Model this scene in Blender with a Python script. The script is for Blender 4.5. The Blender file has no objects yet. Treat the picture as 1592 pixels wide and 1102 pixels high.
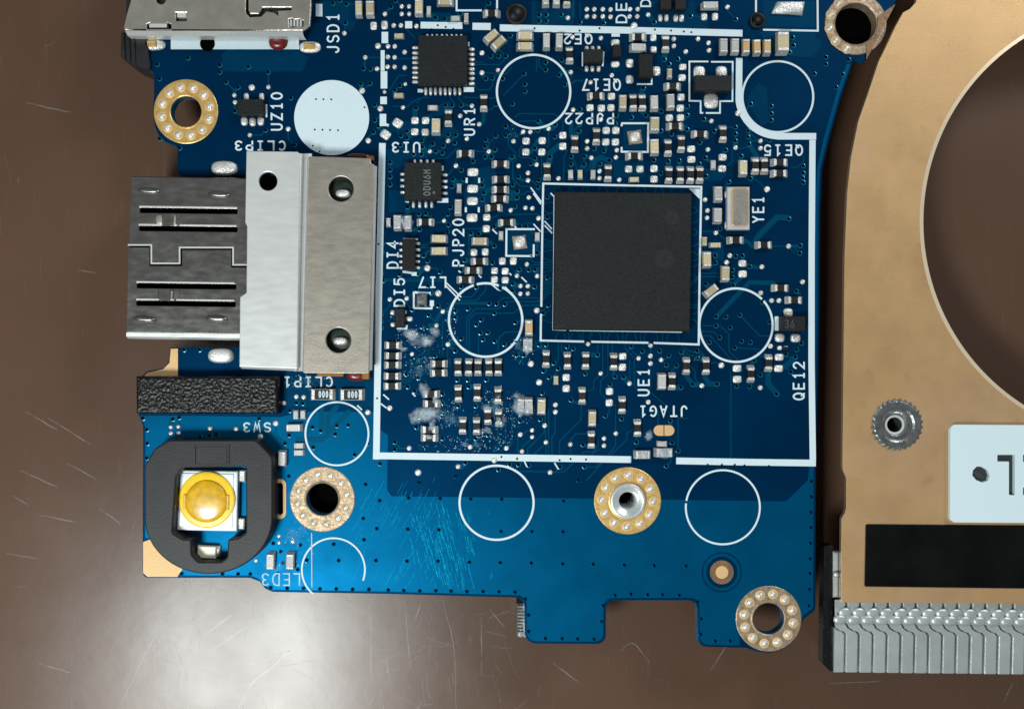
import bpy, bmesh, math, random
from mathutils import Vector, Matrix, noise
random.seed(7)
SC = bpy.context.scene
SC.unit_settings.system = 'METRIC'
SC.unit_settings.scale_length = 0.01          # one unit is a centimetre
S = 0.005                                     # 0.05 mm in units

# ---------------------------------------------------------------- camera, light, exposure
CAM_H = 7.0
cam_d = bpy.data.cameras.new('camera'); cam = bpy.data.objects.new('camera', cam_d)
SC.collection.objects.link(cam); SC.camera = cam
cam.location = (0, 0, CAM_H); cam.rotation_euler = (0, 0, 0)
cam_d.sensor_width = 36; cam_d.lens = 36 * CAM_H / (1592 * S)
cam_d.dof.use_dof = True; cam_d.dof.focus_distance = CAM_H - 0.05; cam_d.dof.aperture_fstop = 0.25
cam_d.clip_start = 0.05; cam_d.clip_end = 500

world = bpy.data.worlds.new('World'); SC.world = world; world.use_nodes = True
bg = world.node_tree.nodes['Background']
bg.inputs['Color'].default_value = (0.93, 0.97, 1.0, 1); bg.inputs['Strength'].default_value = 0.20

def area(name, loc, size, energy, col, target=(0, 0, 0)):
    l = bpy.data.lights.new(name, 'AREA'); l.shape = 'RECTANGLE'; l.size, l.size_y = size
    l.energy = energy; l.color = col
    o = bpy.data.objects.new(name, l); SC.collection.objects.link(o); o.location = loc
    o.rotation_euler = (Vector(target) - Vector(loc)).to_track_quat('-Z', 'Y').to_euler()
    return o
area('ceiling_lamp', (-6.4, -7.8, 14), (4.6, 4.6), 3200, (0.94, 1.0, 0.985), (-6.4, -7.8, 0))
area('fill_light', (14, 15, 14), (7, 5), 2600, (0.95, 0.98, 1.0))  # added fill from the upper right, not a known lamp

vs = SC.view_settings
vs.view_transform = 'Standard'; vs.look = 'None'; vs.exposure = 0.0; vs.gamma = 1.0; vs.use_curve_mapping = False
SC.cycles.max_bounces = 6; SC.cycles.use_denoising = True
SC.cycles.transparent_max_bounces = 8

# ---------------------------------------------------------------- helpers
def XY(px, py, z=0.0):
    """plan position to scene position; z lets a raised face be given by where it is seen"""
    k = S * (CAM_H - z) / CAM_H
    return ((px - 796) * k, (551 - py) * k)

MATS = {}
def mat(name, col, metal=0.0, rough=0.5, bump=0.0, bscale=60.0, vary=0.0, vscale=20.0, spec=0.5, coat=0.0, rnd=0.0, aniso=None, rvar=0.0, specks=0.0, tint=None, coatr=0.12):
    m = bpy.data.materials.new(name); m.use_nodes = True
    nt = m.node_tree; b = nt.nodes['Principled BSDF']; L = nt.links
    b.inputs['Base Color'].default_value = (*col, 1); b.inputs['Metallic'].default_value = metal
    b.inputs['Roughness'].default_value = rough; b.inputs['Specular IOR Level'].default_value = spec
    b.inputs['Coat Weight'].default_value = coat; b.inputs['Coat Roughness'].default_value = coatr
    if tint: b.inputs['Specular Tint'].default_value = (*tint, 1)
    geo = nt.nodes.new('ShaderNodeNewGeometry')
    vec = geo.outputs['Position']
    if aniso:
        mp = nt.nodes.new('ShaderNodeMapping'); mp.inputs['Scale'].default_value = aniso
        L.new(vec, mp.inputs['Vector']); vec = mp.outputs['Vector']
    def nz(scale, detail=4):
        n = nt.nodes.new('ShaderNodeTexNoise'); n.inputs['Scale'].default_value = scale
        n.inputs['Detail'].default_value = detail; L.new(vec, n.inputs['Vector']); return n.outputs['Fac']
    col_out = None
    if vary or rnd or specks:
        hsv = nt.nodes.new('ShaderNodeHueSaturation'); hsv.inputs['Color'].default_value = (*col, 1)
        val = None
        if vary:
            r = nt.nodes.new('ShaderNodeMapRange'); L.new(nz(vscale, 5), r.inputs['Value'])
            r.inputs['From Min'].default_value = 0.3; r.inputs['From Max'].default_value = 0.7
            r.inputs['To Min'].default_value = 1 - vary; r.inputs['To Max'].default_value = 1 + vary
            val = r.outputs['Result']
        if rnd:
            oi = nt.nodes.new('ShaderNodeObjectInfo'); r2 = nt.nodes.new('ShaderNodeMapRange')
            L.new(oi.outputs['Random'], r2.inputs['Value'])
            r2.inputs['To Min'].default_value = 1 - rnd; r2.inputs['To Max'].default_value = 1 + rnd
            if val is not None:
                mu = nt.nodes.new('ShaderNodeMath'); mu.operation = 'MULTIPLY'
                L.new(val, mu.inputs[0]); L.new(r2.outputs['Result'], mu.inputs[1]); val = mu.outputs[0]
            else:
                val = r2.outputs['Result']
        if val is not None:
            L.new(val, hsv.inputs['Value'])
        col_out = hsv.outputs['Color']
        if specks:
            s = nt.nodes.new('ShaderNodeMapRange'); L.new(nz(170, 2), s.inputs['Value'])
            s.inputs['From Min'].default_value = 0.72; s.inputs['From Max'].default_value = 0.78
            s.inputs['To Max'].default_value = specks
            mx = nt.nodes.new('ShaderNodeMix'); mx.data_type = 'RGBA'
            L.new(s.outputs['Result'], mx.inputs['Factor']); L.new(col_out, mx.inputs['A'])
            mx.inputs['B'].default_value = (0.35, 0.36, 0.36, 1); col_out = mx.outputs['Result']
        L.new(col_out, b.inputs['Base Color'])
    if rvar:
        r3 = nt.nodes.new('ShaderNodeMapRange'); L.new(nz(vscale * 1.7, 6), r3.inputs['Value'])
        r3.inputs['From Min'].default_value = 0.3; r3.inputs['From Max'].default_value = 0.7
        r3.inputs['To Min'].default_value = max(0.03, rough - rvar); r3.inputs['To Max'].default_value = rough + rvar
        L.new(r3.outputs['Result'], b.inputs['Roughness'])
    if bump:
        bp = nt.nodes.new('ShaderNodeBump'); bp.inputs['Strength'].default_value = bump; bp.inputs['Distance'].default_value = 0.01
        L.new(nz(bscale, 4), bp.inputs['Height']); L.new(bp.outputs['Normal'], b.inputs['Normal'])
    MATS[name] = m
    return m

mat('mask', (0.0002, 0.0225, 0.070), 0.45, 0.44, 0.02, 30, 0.16, 1.6, spec=0.16, rvar=0.05, tint=(0.05, 0.55, 0.9))
mat('mask_over_copper', (0.0001, 0.070, 0.165), 0.45, 0.38, 0.03, 22, 0.06, 2.5, spec=0.25, rvar=0.05, tint=(0.05, 0.55, 0.9))
mat('mask_over_plane', (0.0003, 0.034, 0.088), 0.2, 0.36, 0.02, 22, 0.08, 2.5, spec=0.2, tint=(0.05, 0.55, 0.9))
mat('mask_scuffed', (0.0005, 0.150, 0.275), 0.4, 0.42, 0.3, 60, 0.3, 30, tint=(0.05, 0.55, 0.9))
mat('mask_over_trace', (0.001, 0.056, 0.115), 0.25, 0.36, spec=0.25, tint=(0.05, 0.55, 0.9))
mat('mask_edge', (0.002, 0.07, 0.15), 0.1, 0.35, 0.1, 40, tint=(0.05, 0.55, 0.9))
mat('via_dark', (0.001, 0.006, 0.012), 0, 0.8, spec=0.0)
mat('via_rim', (0.006, 0.16, 0.26), 0.3, 0.22)
mat('silk', (0.60, 0.72, 0.77), 0, 0.65, 0.08, 120, 0.03, 60, spec=0.2)
mat('silk_faint', (0.35, 0.56, 0.68), 0, 0.6, 0.25, 90, 0.15, 40, spec=0.3)
mat('solder', (0.74, 0.74, 0.70), 0.55, 0.30, 0.6, 110, 0.12, 60, rnd=0.10)
mat('solder_dull_shaded', (0.58, 0.58, 0.55), 0.45, 0.32, 0.8, 90, 0.2, 60, rnd=0.10)  # dull solder, also the painted shade of terminal slopes
mat('tin', (0.66, 0.66, 0.62), 0.45, 0.34, 0.6, 120, 0.18, 50, rnd=0.10)
mat('overcoat', (0.011, 0.011, 0.012), 0, 0.45, 0.3, 150, 0.3, 60, spec=0.3, rnd=0.3)
mat('ceramic_white', (0.6, 0.6, 0.58), 0, 0.5)
mat('ceramic_grey', (0.46, 0.47, 0.45), 0, 0.42, 0.3, 120, 0.12, 60, rnd=0.18)
mat('ceramic_tan', (0.50, 0.43, 0.265), 0, 0.42, 0.3, 120, 0.12, 60, rnd=0.22)
mat('ceramic_brown', (0.55, 0.36, 0.16), 0, 0.45, 0.3, 120, 0.10, 60, rnd=0.08)
mat('ceramic_flux', (0.42, 0.43, 0.44), 0, 0.3, 1.0, 60, 0.3, 40)
mat('chip', (0.0125, 0.0145, 0.0150), 0, 0.5, 0.55, 70, 0.30, 60, spec=0.22, specks=0.16)
mat('chip_plain', (0.010, 0.0105, 0.011), 0, 0.45, 0.3, 110, 0.25, 70, spec=0.25, specks=0.08)
mat('chip_mark', (0.15, 0.16, 0.16), 0, 0.6)
mat('chip_mark_faint', (0.055, 0.056, 0.057), 0, 0.6)
mat('gold', (0.62, 0.40, 0.13), 0.45, 0.38, 0.25, 60, 0.15, 20, rvar=0.08)
mat('gold_dull', (0.33, 0.25, 0.165), 0.45, 0.42, 0.25, 60, 0.30, 25, rvar=0.1)
mat('gold_bright', (0.66, 0.43, 0.20), 0.12, 0.5, 0.15, 60, spec=0.3)
mat('bare_copper', (0.22, 0.13, 0.07), 0.4, 0.45, 0.3, 40, 0.2, 12)
mat('laminate_edge', (0.30, 0.24, 0.15), 0, 0.6, 0.3, 60, 0.2, 30)
mat('steel', (0.225, 0.22, 0.205), 0.9, 0.28, 0.06, 60, 0.08, 3, aniso=(2, 5, 1), rvar=0.08)
mat('steel_plate', (0.37, 0.335, 0.285), 0.6, 0.38, 0.14, 90, 0.06, 6, aniso=(1, 3, 1), rvar=0.07, specks=0.12)
mat('steel_bright', (0.66, 0.675, 0.66), 0.4, 0.36, 0.03, 60, 0.025, 4, aniso=(1, 4, 1), rvar=0.05)  # lighter steel; on lit faces the reflected light is in the colour
mat('steel_warm', (0.58, 0.55, 0.48), 0.85, 0.33, 0.15, 70, 0.08, 6, rvar=0.06)
mat('nickel', (0.66, 0.70, 0.70), 0.6, 0.35, 0.2, 60, 0.08, 15)
mat('dark_steel', (0.20, 0.21, 0.21), 0.8, 0.35, 0.4, 40, 0.25, 15, rvar=0.1)
mat('black_plastic', (0.012, 0.012, 0.013), 0, 0.45, 0.3, 60, 0.2, 20)
mat('hole_shade', (0.002, 0.002, 0.002), 0, 0.9, spec=0.0)  # black painted in for the shade inside holes and gaps
mat('rubber', (0.011, 0.0115, 0.0135), 0, 0.48, 0.12, 70, 0.3, 6, spec=0.3, specks=0.06)
mat('foam', (0.0035, 0.0035, 0.004), 0, 0.30, 0.8, 40, 0.3, 30, spec=0.32)
mat('switch_white', (0.72, 0.78, 0.80), 0, 0.35, 0.1, 30)
mat('button_yellow', (0.64, 0.36, 0.001), 0.0, 0.32, 0.06, 60, 0.2, 20, spec=0.6, rvar=0.05, coat=1.0, coatr=0.09)
mat('button_film', (0.84, 0.55, 0.008), 0.0, 0.22, 0.03, 40, 0.06, 20, coat=1.0, coatr=0.10)
mat('lid_engraving', (0.30, 0.28, 0.24), 0.4, 0.5)
mat('post_green', (0.025, 0.04, 0.03), 0.2, 0.4)
mat('glue_brown', (0.07, 0.02, 0.012), 0, 0.25)
mat('led_body', (0.78, 0.76, 0.58), 0, 0.35)
mat('red_glue', (0.13, 0.008, 0.006), 0, 0.3, 0.3, 20, 0.2, 15, coat=0.2)
mat('kapton', (0.36, 0.15, 0.03), 0, 0.25)
def copper_material():
    m = mat('copper_plate', (0.58, 0.37, 0.175), 0.55, 0.44, 0.10, 120, 0.07, 2.2, rvar=0.06)
    nt = m.node_tree; L = nt.links; b = nt.nodes['Principled BSDF']; geo = nt.nodes.new('ShaderNodeNewGeometry')
    src = b.inputs['Base Color'].links[0].from_socket
    def layer(src, scale, lo, hi, amt, col, stretch=(1, 1, 1), detail=6, rot=0.0):
        mp = nt.nodes.new('ShaderNodeMapping'); mp.inputs['Scale'].default_value = stretch; mp.inputs['Rotation'].default_value = (0, 0, rot); L.new(geo.outputs['Position'], mp.inputs['Vector'])
        n = nt.nodes.new('ShaderNodeTexNoise'); n.inputs['Scale'].default_value = scale; n.inputs['Detail'].default_value = detail; L.new(mp.outputs['Vector'], n.inputs['Vector'])
        r = nt.nodes.new('ShaderNodeMapRange'); L.new(n.outputs['Fac'], r.inputs['Value'])
        for k, v in zip(('From Min', 'From Max', 'To Min', 'To Max'), (lo, hi, 0, amt)): r.inputs[k].default_value = v
        mx = nt.nodes.new('ShaderNodeMix'); mx.data_type = 'RGBA'; L.new(r.outputs['Result'], mx.inputs['Factor']); L.new(src, mx.inputs['A']); mx.inputs['B'].default_value = (*col, 1)
        return mx.outputs['Result']
    src = layer(src, 1.3, 0.48, 0.72, 0.38, (0.52, 0.30, 0.13))
    src = layer(src, 0.9, 0.50, 0.72, 0.40, (0.64, 0.43, 0.30))
    src = layer(src, 9, 0.60, 0.76, 0.28, (0.36, 0.22, 0.12), (1, 1, 1), 8)
    src = layer(src, 9, 0.62, 0.78, 0.22, (0.36, 0.24, 0.14), (0.6, 1.3, 1), 8, 0.4)
    src = layer(src, 40, 0.70, 0.75, 0.4, (0.2, 0.12, 0.07), (1, 1, 1), 3)
    L.new(src, b.inputs['Base Color'])
copper_material()
mat('copper_wall', (0.55, 0.40, 0.25), 0.7, 0.45)
mat('copper_edge_lit', (0.70, 0.57, 0.40), 0.35, 0.42)  # paler copper, painted as an edge catching light
mat('chip_smooth', (0.021, 0.023, 0.0235), 0, 0.42, 0.25, 70, 0.2, 60, spec=0.28)
mat('aluminium', (0.50, 0.55, 0.54), 0.6, 0.42, 0.2, 60, 0.08, 6, rnd=0.05)
mat('tape_black', (0.003, 0.0035, 0.0035), 0, 0.30, 0.25, 75, 0.5, 3, spec=0.16, rvar=0.08, specks=0.04)
mat('label_plastic', (0.62, 0.76, 0.80), 0, 0.45, 0.03, 20)
mat('recess_shade', (0.03, 0.036, 0.038), 0, 0.6)  # dark colour painted as shade inside the cut-outs

def link(o, parent=None):
    SC.collection.objects.link(o)
    if parent is not None:
        o.parent = parent
    return o

class MB:
    """collects faces; build() links them as one mesh object"""
    def __init__(self):
        self.v = []; self.f = []; self.m = []
    def face(self, pts, mi=0):
        n = len(self.v); self.v += [tuple(p) for p in pts]; self.f.append(list(range(n, n + len(pts)))); self.m.append(mi)
    def loft(self, rings, mi=0, cap0=False, cap1=True, closed=True, mis=None):
        n = len(self.v); k = len(rings[0])
        for r in rings:
            self.v += [tuple(p) for p in r]
        for i in range(len(rings) - 1):
            for j in range(k if closed else k - 1):
                a = n + i * k + j; b = n + i * k + (j + 1) % k
                self.f.append([a, b, b + k, a + k]); self.m.append(mis[i] if mis else mi)
        if cap0:
            self.f.append([n + j for j in reversed(range(k))]); self.m.append(mis[0] if mis else mi)
        if cap1:
            self.f.append([n + (len(rings) - 1) * k + j for j in range(k)]); self.m.append(mis[-1] if mis else mi)
    def box(self, x0, y0, z0, x1, y1, z1, ch=0.0, mi=0, top=None):
        def rect(d, z):
            return [(x0 + d, y0 + d, z), (x1 - d, y0 + d, z), (x1 - d, y1 - d, z), (x0 + d, y1 - d, z)]
        t = mi if top is None else top
        if ch:
            self.loft([rect(0, z0), rect(0, z1 - ch), rect(ch, z1)], cap1=False, mi=mi)
            self.face(rect(ch, z1), t)
        else:
            self.loft([rect(0, z0), rect(0, z1)], cap1=False, mi=mi); self.face(rect(0, z1), t)
    def prism(self, poly, z0, z1, mi=0):
        self.loft([[(x, y, z0) for x, y in poly], [(x, y, z1) for x, y in poly]], mi=mi)
    def annulus(self, cx, cy, r0, r1, z, n=48, a0=0.0, a1=2 * math.pi, mi=0, zi=None):
        full = abs(a1 - a0 - 2 * math.pi) < 1e-6
        zi = z if zi is None else zi
        A = [a0 + (a1 - a0) * i / n for i in range(n if full else n + 1)]
        i0 = [(cx + r0 * math.cos(a), cy + r0 * math.sin(a), zi) for a in A]
        i1 = [(cx + r1 * math.cos(a), cy + r1 * math.sin(a), z) for a in A]
        self.loft([i1, i0], mi=mi, cap1=False, closed=full)
    def disc(self, cx, cy, r, z, n=16, mi=0):
        self.face([(cx + r * math.cos(2 * math.pi * i / n), cy + r * math.sin(2 * math.pi * i / n), z) for i in range(n)], mi)
    def cyl(self, cx, cy, prof, n=24, mi=0, cap=True, mis=None):
        self.loft([[(cx + r * math.cos(2 * math.pi * i / n), cy + r * math.sin(2 * math.pi * i / n), z) for i in range(n)] for r, z in prof], mi=mi, cap1=cap, mis=mis)
    def dome(self, w, h, z, p=3.0, n=16, cx=0, cy=0, mi=0, flat=0.72):
        rings = []
        for k, zz in ((1.0, 0.0), (0.95, 0.5), (flat, 0.88), (0.35, 1.0)):
            ring = []
            for i in range(n):
                a = 2 * math.pi * i / n; c, s = math.cos(a), math.sin(a)
                ring.append((cx + k * w / 2 * math.copysign(abs(c) ** (2 / p), c), cy + k * h / 2 * math.copysign(abs(s) ** (2 / p), s), z * zz))
            rings.append(ring)
        self.loft(rings, mi=mi)
    def ribbon(self, pts, w, z, caps=True, mi=0, closed=False):
        """flat mitred strip in plan"""
        P = [Vector(p) for p in pts]; n = len(P)
        if n < 2: return
        lft, rgt = [], []
        for i in range(n):
            if closed:
                a = (P[i] - P[i - 1]).normalized(); b = (P[(i + 1) % n] - P[i]).normalized()
            else:
                a = (P[i] - P[i - 1]).normalized() if i else (P[1] - P[0]).normalized()
                b = (P[i + 1] - P[i]).normalized() if i < n - 1 else a
            na = Vector((-a.y, a.x)); nb = Vector((-b.y, b.x)); m = na + nb
            if m.length < 1e-6: m = na
            m.normalize(); k = w / 2 / max(0.45, m.dot(na))
            lft.append(P[i] + m * k); rgt.append(P[i] - m * k)
        base = len(self.v)
        self.v += [(q.x, q.y, z) for q in rgt] + [(q.x, q.y, z) for q in lft]
        for i in range(n if closed else n - 1):
            j = (i + 1) % n
            self.f.append([base + i, base + j, base + n + j, base + n + i]); self.m.append(mi)
        if caps and not closed:
            for e, d in ((0, P[0] - P[1]), (n - 1, P[-1] - P[-2])):
                d = d.normalized(); nn = Vector((-d.y, d.x)); pts2 = []
                for t in range(6):
                    a = -math.pi / 2 + math.pi * t / 5
                    q = P[e] + (d * math.cos(a) + nn * math.sin(a)) * w / 2; pts2.append((q.x, q.y, z))
                self.face(pts2, mi)
    def mesh(self, name, mats, smooth=False):
        me = bpy.data.meshes.new(name); me.from_pydata(self.v, [], self.f)
        for m in (mats if isinstance(mats, (list, tuple)) else [mats]): me.materials.append(MATS[m])
        me.polygons.foreach_set('material_index', self.m)
        bm = bmesh.new(); bm.from_mesh(me); bmesh.ops.recalc_face_normals(bm, faces=bm.faces)
        bm.to_mesh(me); bm.free()
        if smooth: me.polygons.foreach_set('use_smooth', [True] * len(me.polygons))
        me.update(); return me
    def flat_mesh(self, name, mats):
        """open sheets: every face turned upwards"""
        me = bpy.data.meshes.new(name); me.from_pydata(self.v, [], self.f)
        for m in (mats if isinstance(mats, (list, tuple)) else [mats]): me.materials.append(MATS[m])
        me.polygons.foreach_set('material_index', self.m); me.update()
        bm = bmesh.new(); bm.from_mesh(me); bm.normal_update()
        bmesh.ops.reverse_faces(bm, faces=[f for f in bm.faces if f.normal.z < 0]); bm.to_mesh(me); bm.free()
        return me
    def build(self, name, mats, parent=None, smooth=False, flat=False):
        return link(bpy.data.objects.new(name, self.flat_mesh(name, mats) if flat else self.mesh(name, mats, smooth)), parent)

def fillet(pts, seg=5):
    """(x, y) or (x, y, r) plan points -> rounded outline"""
    out = []; n = len(pts)
    for i, p in enumerate(pts):
        c = Vector(p[:2]); r = p[2] if len(p) > 2 else 0
        if r <= 0:
            out.append((c.x, c.y)); continue
        a = Vector(pts[i - 1][:2]) - c; b = Vector(pts[(i + 1) % n][:2]) - c
        la, lb = a.length, b.length; a.normalize(); b.normalize()
        ang = a.angle(b); t = min(r / max(0.05, math.tan(ang / 2)), la * 0.49, lb * 0.49); r = t * math.tan(ang / 2)
        bis = (a + b).normalized(); o = c + bis * (r / math.sin(ang / 2))
        p0, p1 = c + a * t - o, c + b * t - o
        a0 = math.atan2(p0.y, p0.x); da = (math.atan2(p1.y, p1.x) - a0 + math.pi) % (2 * math.pi) - math.pi
        for k in range(seg + 1):
            th = a0 + da * k / seg; out.append((o.x + r * math.cos(th), o.y + r * math.sin(th)))
    return out

def circ(cx, cy, r, n=40):
    return [(cx + r * math.cos(2 * math.pi * i / n), cy + r * math.sin(2 * math.pi * i / n)) for i in range(n)]

def plate(name, outline, holes, z0, z1, mats, parent=None, bevel=0.0, plan=True, seen_at=None, flat_top=True):
    """a sheet of real thickness with real openings; outline and holes in plan points"""
    cu = bpy.data.curves.new(name + '_outline', 'CURVE'); cu.dimensions = '2D'; cu.fill_mode = 'BOTH'
    cu.extrude = max(1e-5, (z1 - z0) / 2 - bevel); cu.bevel_depth = bevel; cu.bevel_resolution = 1; cu.offset = -bevel
    zt = z1 if seen_at is None else seen_at
    for loop in [outline] + list(holes):
        sp = cu.splines.new('POLY'); sp.points.add(len(loop) - 1); sp.use_cyclic_u = True
        for p, q in zip(sp.points, loop):
            x, y = XY(q[0], q[1], zt) if plan else q
            p.co = (x, y, 0, 1)
    o = bpy.data.objects.new(name + '_outline', cu); SC.collection.objects.link(o)
    dg = bpy.context.evaluated_depsgraph_get()
    me = bpy.data.meshes.new_from_object(o.evaluated_get(dg)); me.name = name
    bpy.data.objects.remove(o); bpy.data.curves.remove(cu)
    me.materials.clear()
    ml = mats if isinstance(mats, (list, tuple)) else [mats]
    for m in ml: me.materials.append(MATS[m])
    for v in me.vertices: v.co.z += (z0 + z1) / 2
    for p in me.polygons:
        p.use_smooth = False
        p.material_index = (1 if len(ml) > 1 and abs(p.normal.z) < 0.9 else 0)
    return link(bpy.data.objects.new(name, me), parent)

def inst(name, me, parent, px, py, ang=0.0, z=0.0):
    o = bpy.data.objects.new(name, me); link(o, parent)
    x, y = XY(px, py); o.location = (x, y, z); o.rotation_euler = (0, 0, math.radians(ang)); return o

def empty(name, loc=(0, 0, 0)):
    o = bpy.data.objects.new(name, None); o.empty_display_size = 0.2; o.location = loc; return link(o)
# board plan, units of 0.05 mm measured from the plan's upper left corner
# x, y, angle
RESISTORS = [
    (764.3, 23.1, 0), (880.9, 0, 90), (885.1, 87.1, 90), (991.3, 59.9, 0), (1034, 69.4, 90), (1044.9, 136.1, 0), (697.5, 184.2, 90),
    (752.2, 161.1, 90), (723.6, 240.1, 0), (926.1, 150.9, 0), (926.8, 212.8, 90), (893.2, 224.4, 90), (778.1, 256.4, 0), (778.4, 280, 0),
    (850.3, 267.3, 90), (944.9, 270, 90), (983.7, 160.4, 90), (997.9, 160.4, 90), (1048.7, 197.9, 0), (1037.8, 230.5, 90), (1058.2, 224.4, 90),
    (1087.5, 210.1, 0), (985.4, 244.2, 0), (1039.1, 272.7, 90), (1056.8, 272.7, 90), (1072.5, 272.7, 90), (1087.2, 272.7, 90), (1122.9, 208.8, 90),
    (1173, 258.4, 90), (1186.9, 258.4, 90), (1210.7, 253.7, 0), (1210.4, 270.7, 0), (661.7, 346.2, 0), (745.4, 406.8, 0), (777.9, 295.9, 0),
    (777.2, 310.2, 0), (767.7, 324.1, 0), (787.8, 346.9, 0), (1142.6, 374.2, 0), (1186.2, 381.6, 0), (735.9, 421.1, 0), (723.6, 435.4, 0),
    (611.3, 536.8, 0), (611, 553.1, 0), (610.6, 567.4, 0), (610.2, 584.5, 0), (610, 600.1, 0), (682.5, 565.4, 0), (682.1, 579.7, 0),
    (712.3, 570.8, 90), (728.8, 570.8, 90), (743.4, 570.8, 90), (760.1, 570.8, 90), (774.7, 570.8, 90), (712.7, 611.7, 90), (742, 610.3, 90),
    (719.6, 661.4, 90), (741.1, 662.1, 90), (670.5, 612.4, 0), (671.2, 627.3, 0), (667.8, 667.5, 0), (774.2, 614.4, 90), (758.5, 646.4, 90),
    (775.3, 649.1, 90), (1212, 448.2, 0), (1233.2, 467, 0), (1193.7, 564.2, 90), (848.8, 557.9, 90), (881.9, 560.6, 90), (910.1, 560.6, 90),
    (953.7, 562, 90), (904.7, 615.1, 90), (966.6, 629.4, 90), (990.4, 664.8, 90), (1066.2, 568.8, 90), (1096.6, 568.8, 90), (1044.1, 592.6, 90),
    (1166.2, 581.1, 90), (668, 680.1, 0), (918.9, 683.2, 90),
]
# x, y, angle, ceramic, length, width
CAPACITORS = [
    (559, 16.3, 90, 't', 27, 10.5), (576.4, 16.3, 90, 't', 27, 12.5), (652, 14.3, 90, 't', 27, 12.5), (620.7, 57.9, 0, 't', 16, 8), (667, 19.1, 90, 'w', 17, 7),
    (692.8, 4.1, 0, 't', 27, 15), (708.1, 30.6, 0, 'w', 16, 8), (725.1, 30, 90, 'w', 17, 7.5), (764.2, 59.2, 41, 't', 27, 12), (775.5, 69.4, 41, 't', 27, 12),
    (816.3, 58.5, 0, 't', 27, 12), (816, 74.9, 0, 't', 27, 12), (847.9, 0, 90, 'w', 27, 11), (864.7, 0, 90, 'w', 27, 11), (849.3, 66.7, 90, 'w', 27, 11),
    (869, 66.7, 90, 'w', 27, 11), (991.3, 76.9, 0, 'w', 27, 12), (1102.8, 11.6, 0, 'w', 28, 11), (1040.2, 115.7, 90, 't', 17, 8), (1123.2, 74.2, 90, 'w', 26, 12),
    (1140.9, 74.2, 90, 'w', 26, 12), (1157.9, 74.9, 90, 'b', 26, 11), (1174.7, 75.6, 90, 'b', 26, 11), (1190.6, 75.6, 90, 'b', 26, 11), (1213.8, 69.4, 90, 't', 36, 18),
    (620.4, 150.1, 0, 't', 16, 8), (678.4, 197.9, 90, 't', 27, 13.5), (673, 169, 0, 'w', 17, 8), (886.9, 272.1, 90, 'w', 16, 8), (901.6, 272.1, 90, 't', 16, 8),
    (921.6, 272.1, 90, 'w', 16, 8), (967.4, 161.1, 90, 't', 26, 11.5), (1016, 161.8, 90, 'w', 26, 12), (1041.2, 159.7, 90, 'w', 26, 12), (1016.7, 195.1, 90, 't', 26, 14),
    (1016.4, 229.9, 90, 't', 27, 13), (985.4, 280.2, 0, 't', 17, 8), (1107.9, 257.1, 90, 'w', 16, 8), (1153.5, 262.5, 90, 't', 27, 12.5), (714.1, 293.1, 90, 'w', 15, 7.5),
    (712.7, 323.1, 90, 'w', 27, 11), (604.5, 346.2, 90, 'w', 15, 7), (683.1, 372.1, 0, 't', 27, 12), (682.8, 391.2, 0, 't', 27, 12), (746.1, 376.2, 0, 't', 27, 12),
    (618.8, 346.9, 90, 'f', 26, 12), (635.1, 347.6, 90, 'f', 26, 11), (779, 366.7, 90, 'w', 15, 7.5), (835.2, 368.7, 90, 'w', 15, 8), (1114.7, 302.7, 90, 'w', 26, 13),
    (1114, 336, 90, 'w', 26, 13), (1094.3, 375.5, 90, 't', 15, 8), (1111.3, 381.6, 0, 't', 19, 8), (1097.4, 404.1, 90, 't', 27, 13), (822.1, 509.6, 90, 'b', 27, 12),
    (820.5, 536.1, 90, 'f', 22, 15), (821.9, 630.7, 90, 'f', 27, 13), (809.6, 629.4, 90, 'f', 24, 11), (841.6, 631.4, 90, 't', 27, 13), (1125.8, 426.1, 90, 't', 26, 13),
    (1104.1, 452.3, 38, 't', 26, 12), (864.1, 590.9, 90, 't', 15, 8), (920.1, 649.8, 90, 't', 27, 12), (1027.7, 592.6, 90, 'w', 27, 13), (997.9, 705.8, 0, 'f', 27, 13),
    (1028.7, 689.4, 0, 'f', 17, 9), (1031, 702.7, 0, 'f', 30, 14), (460.9, 644.2, 90, 'w', 15, 8), (471.9, 644.2, 90, 'w', 15, 8), (458.3, 664.3, 0, 'w', 26, 11),
    (465.6, 692.4, 0, 'w', 17, 9), (465.6, 703.2, 0, 'w', 17, 9), (440.5, 712, 90, 'w', 26, 12), (422.5, 870.9, 90, 'w', 28, 12), (453, 870.9, 90, 'w', 28, 12),
]
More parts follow.
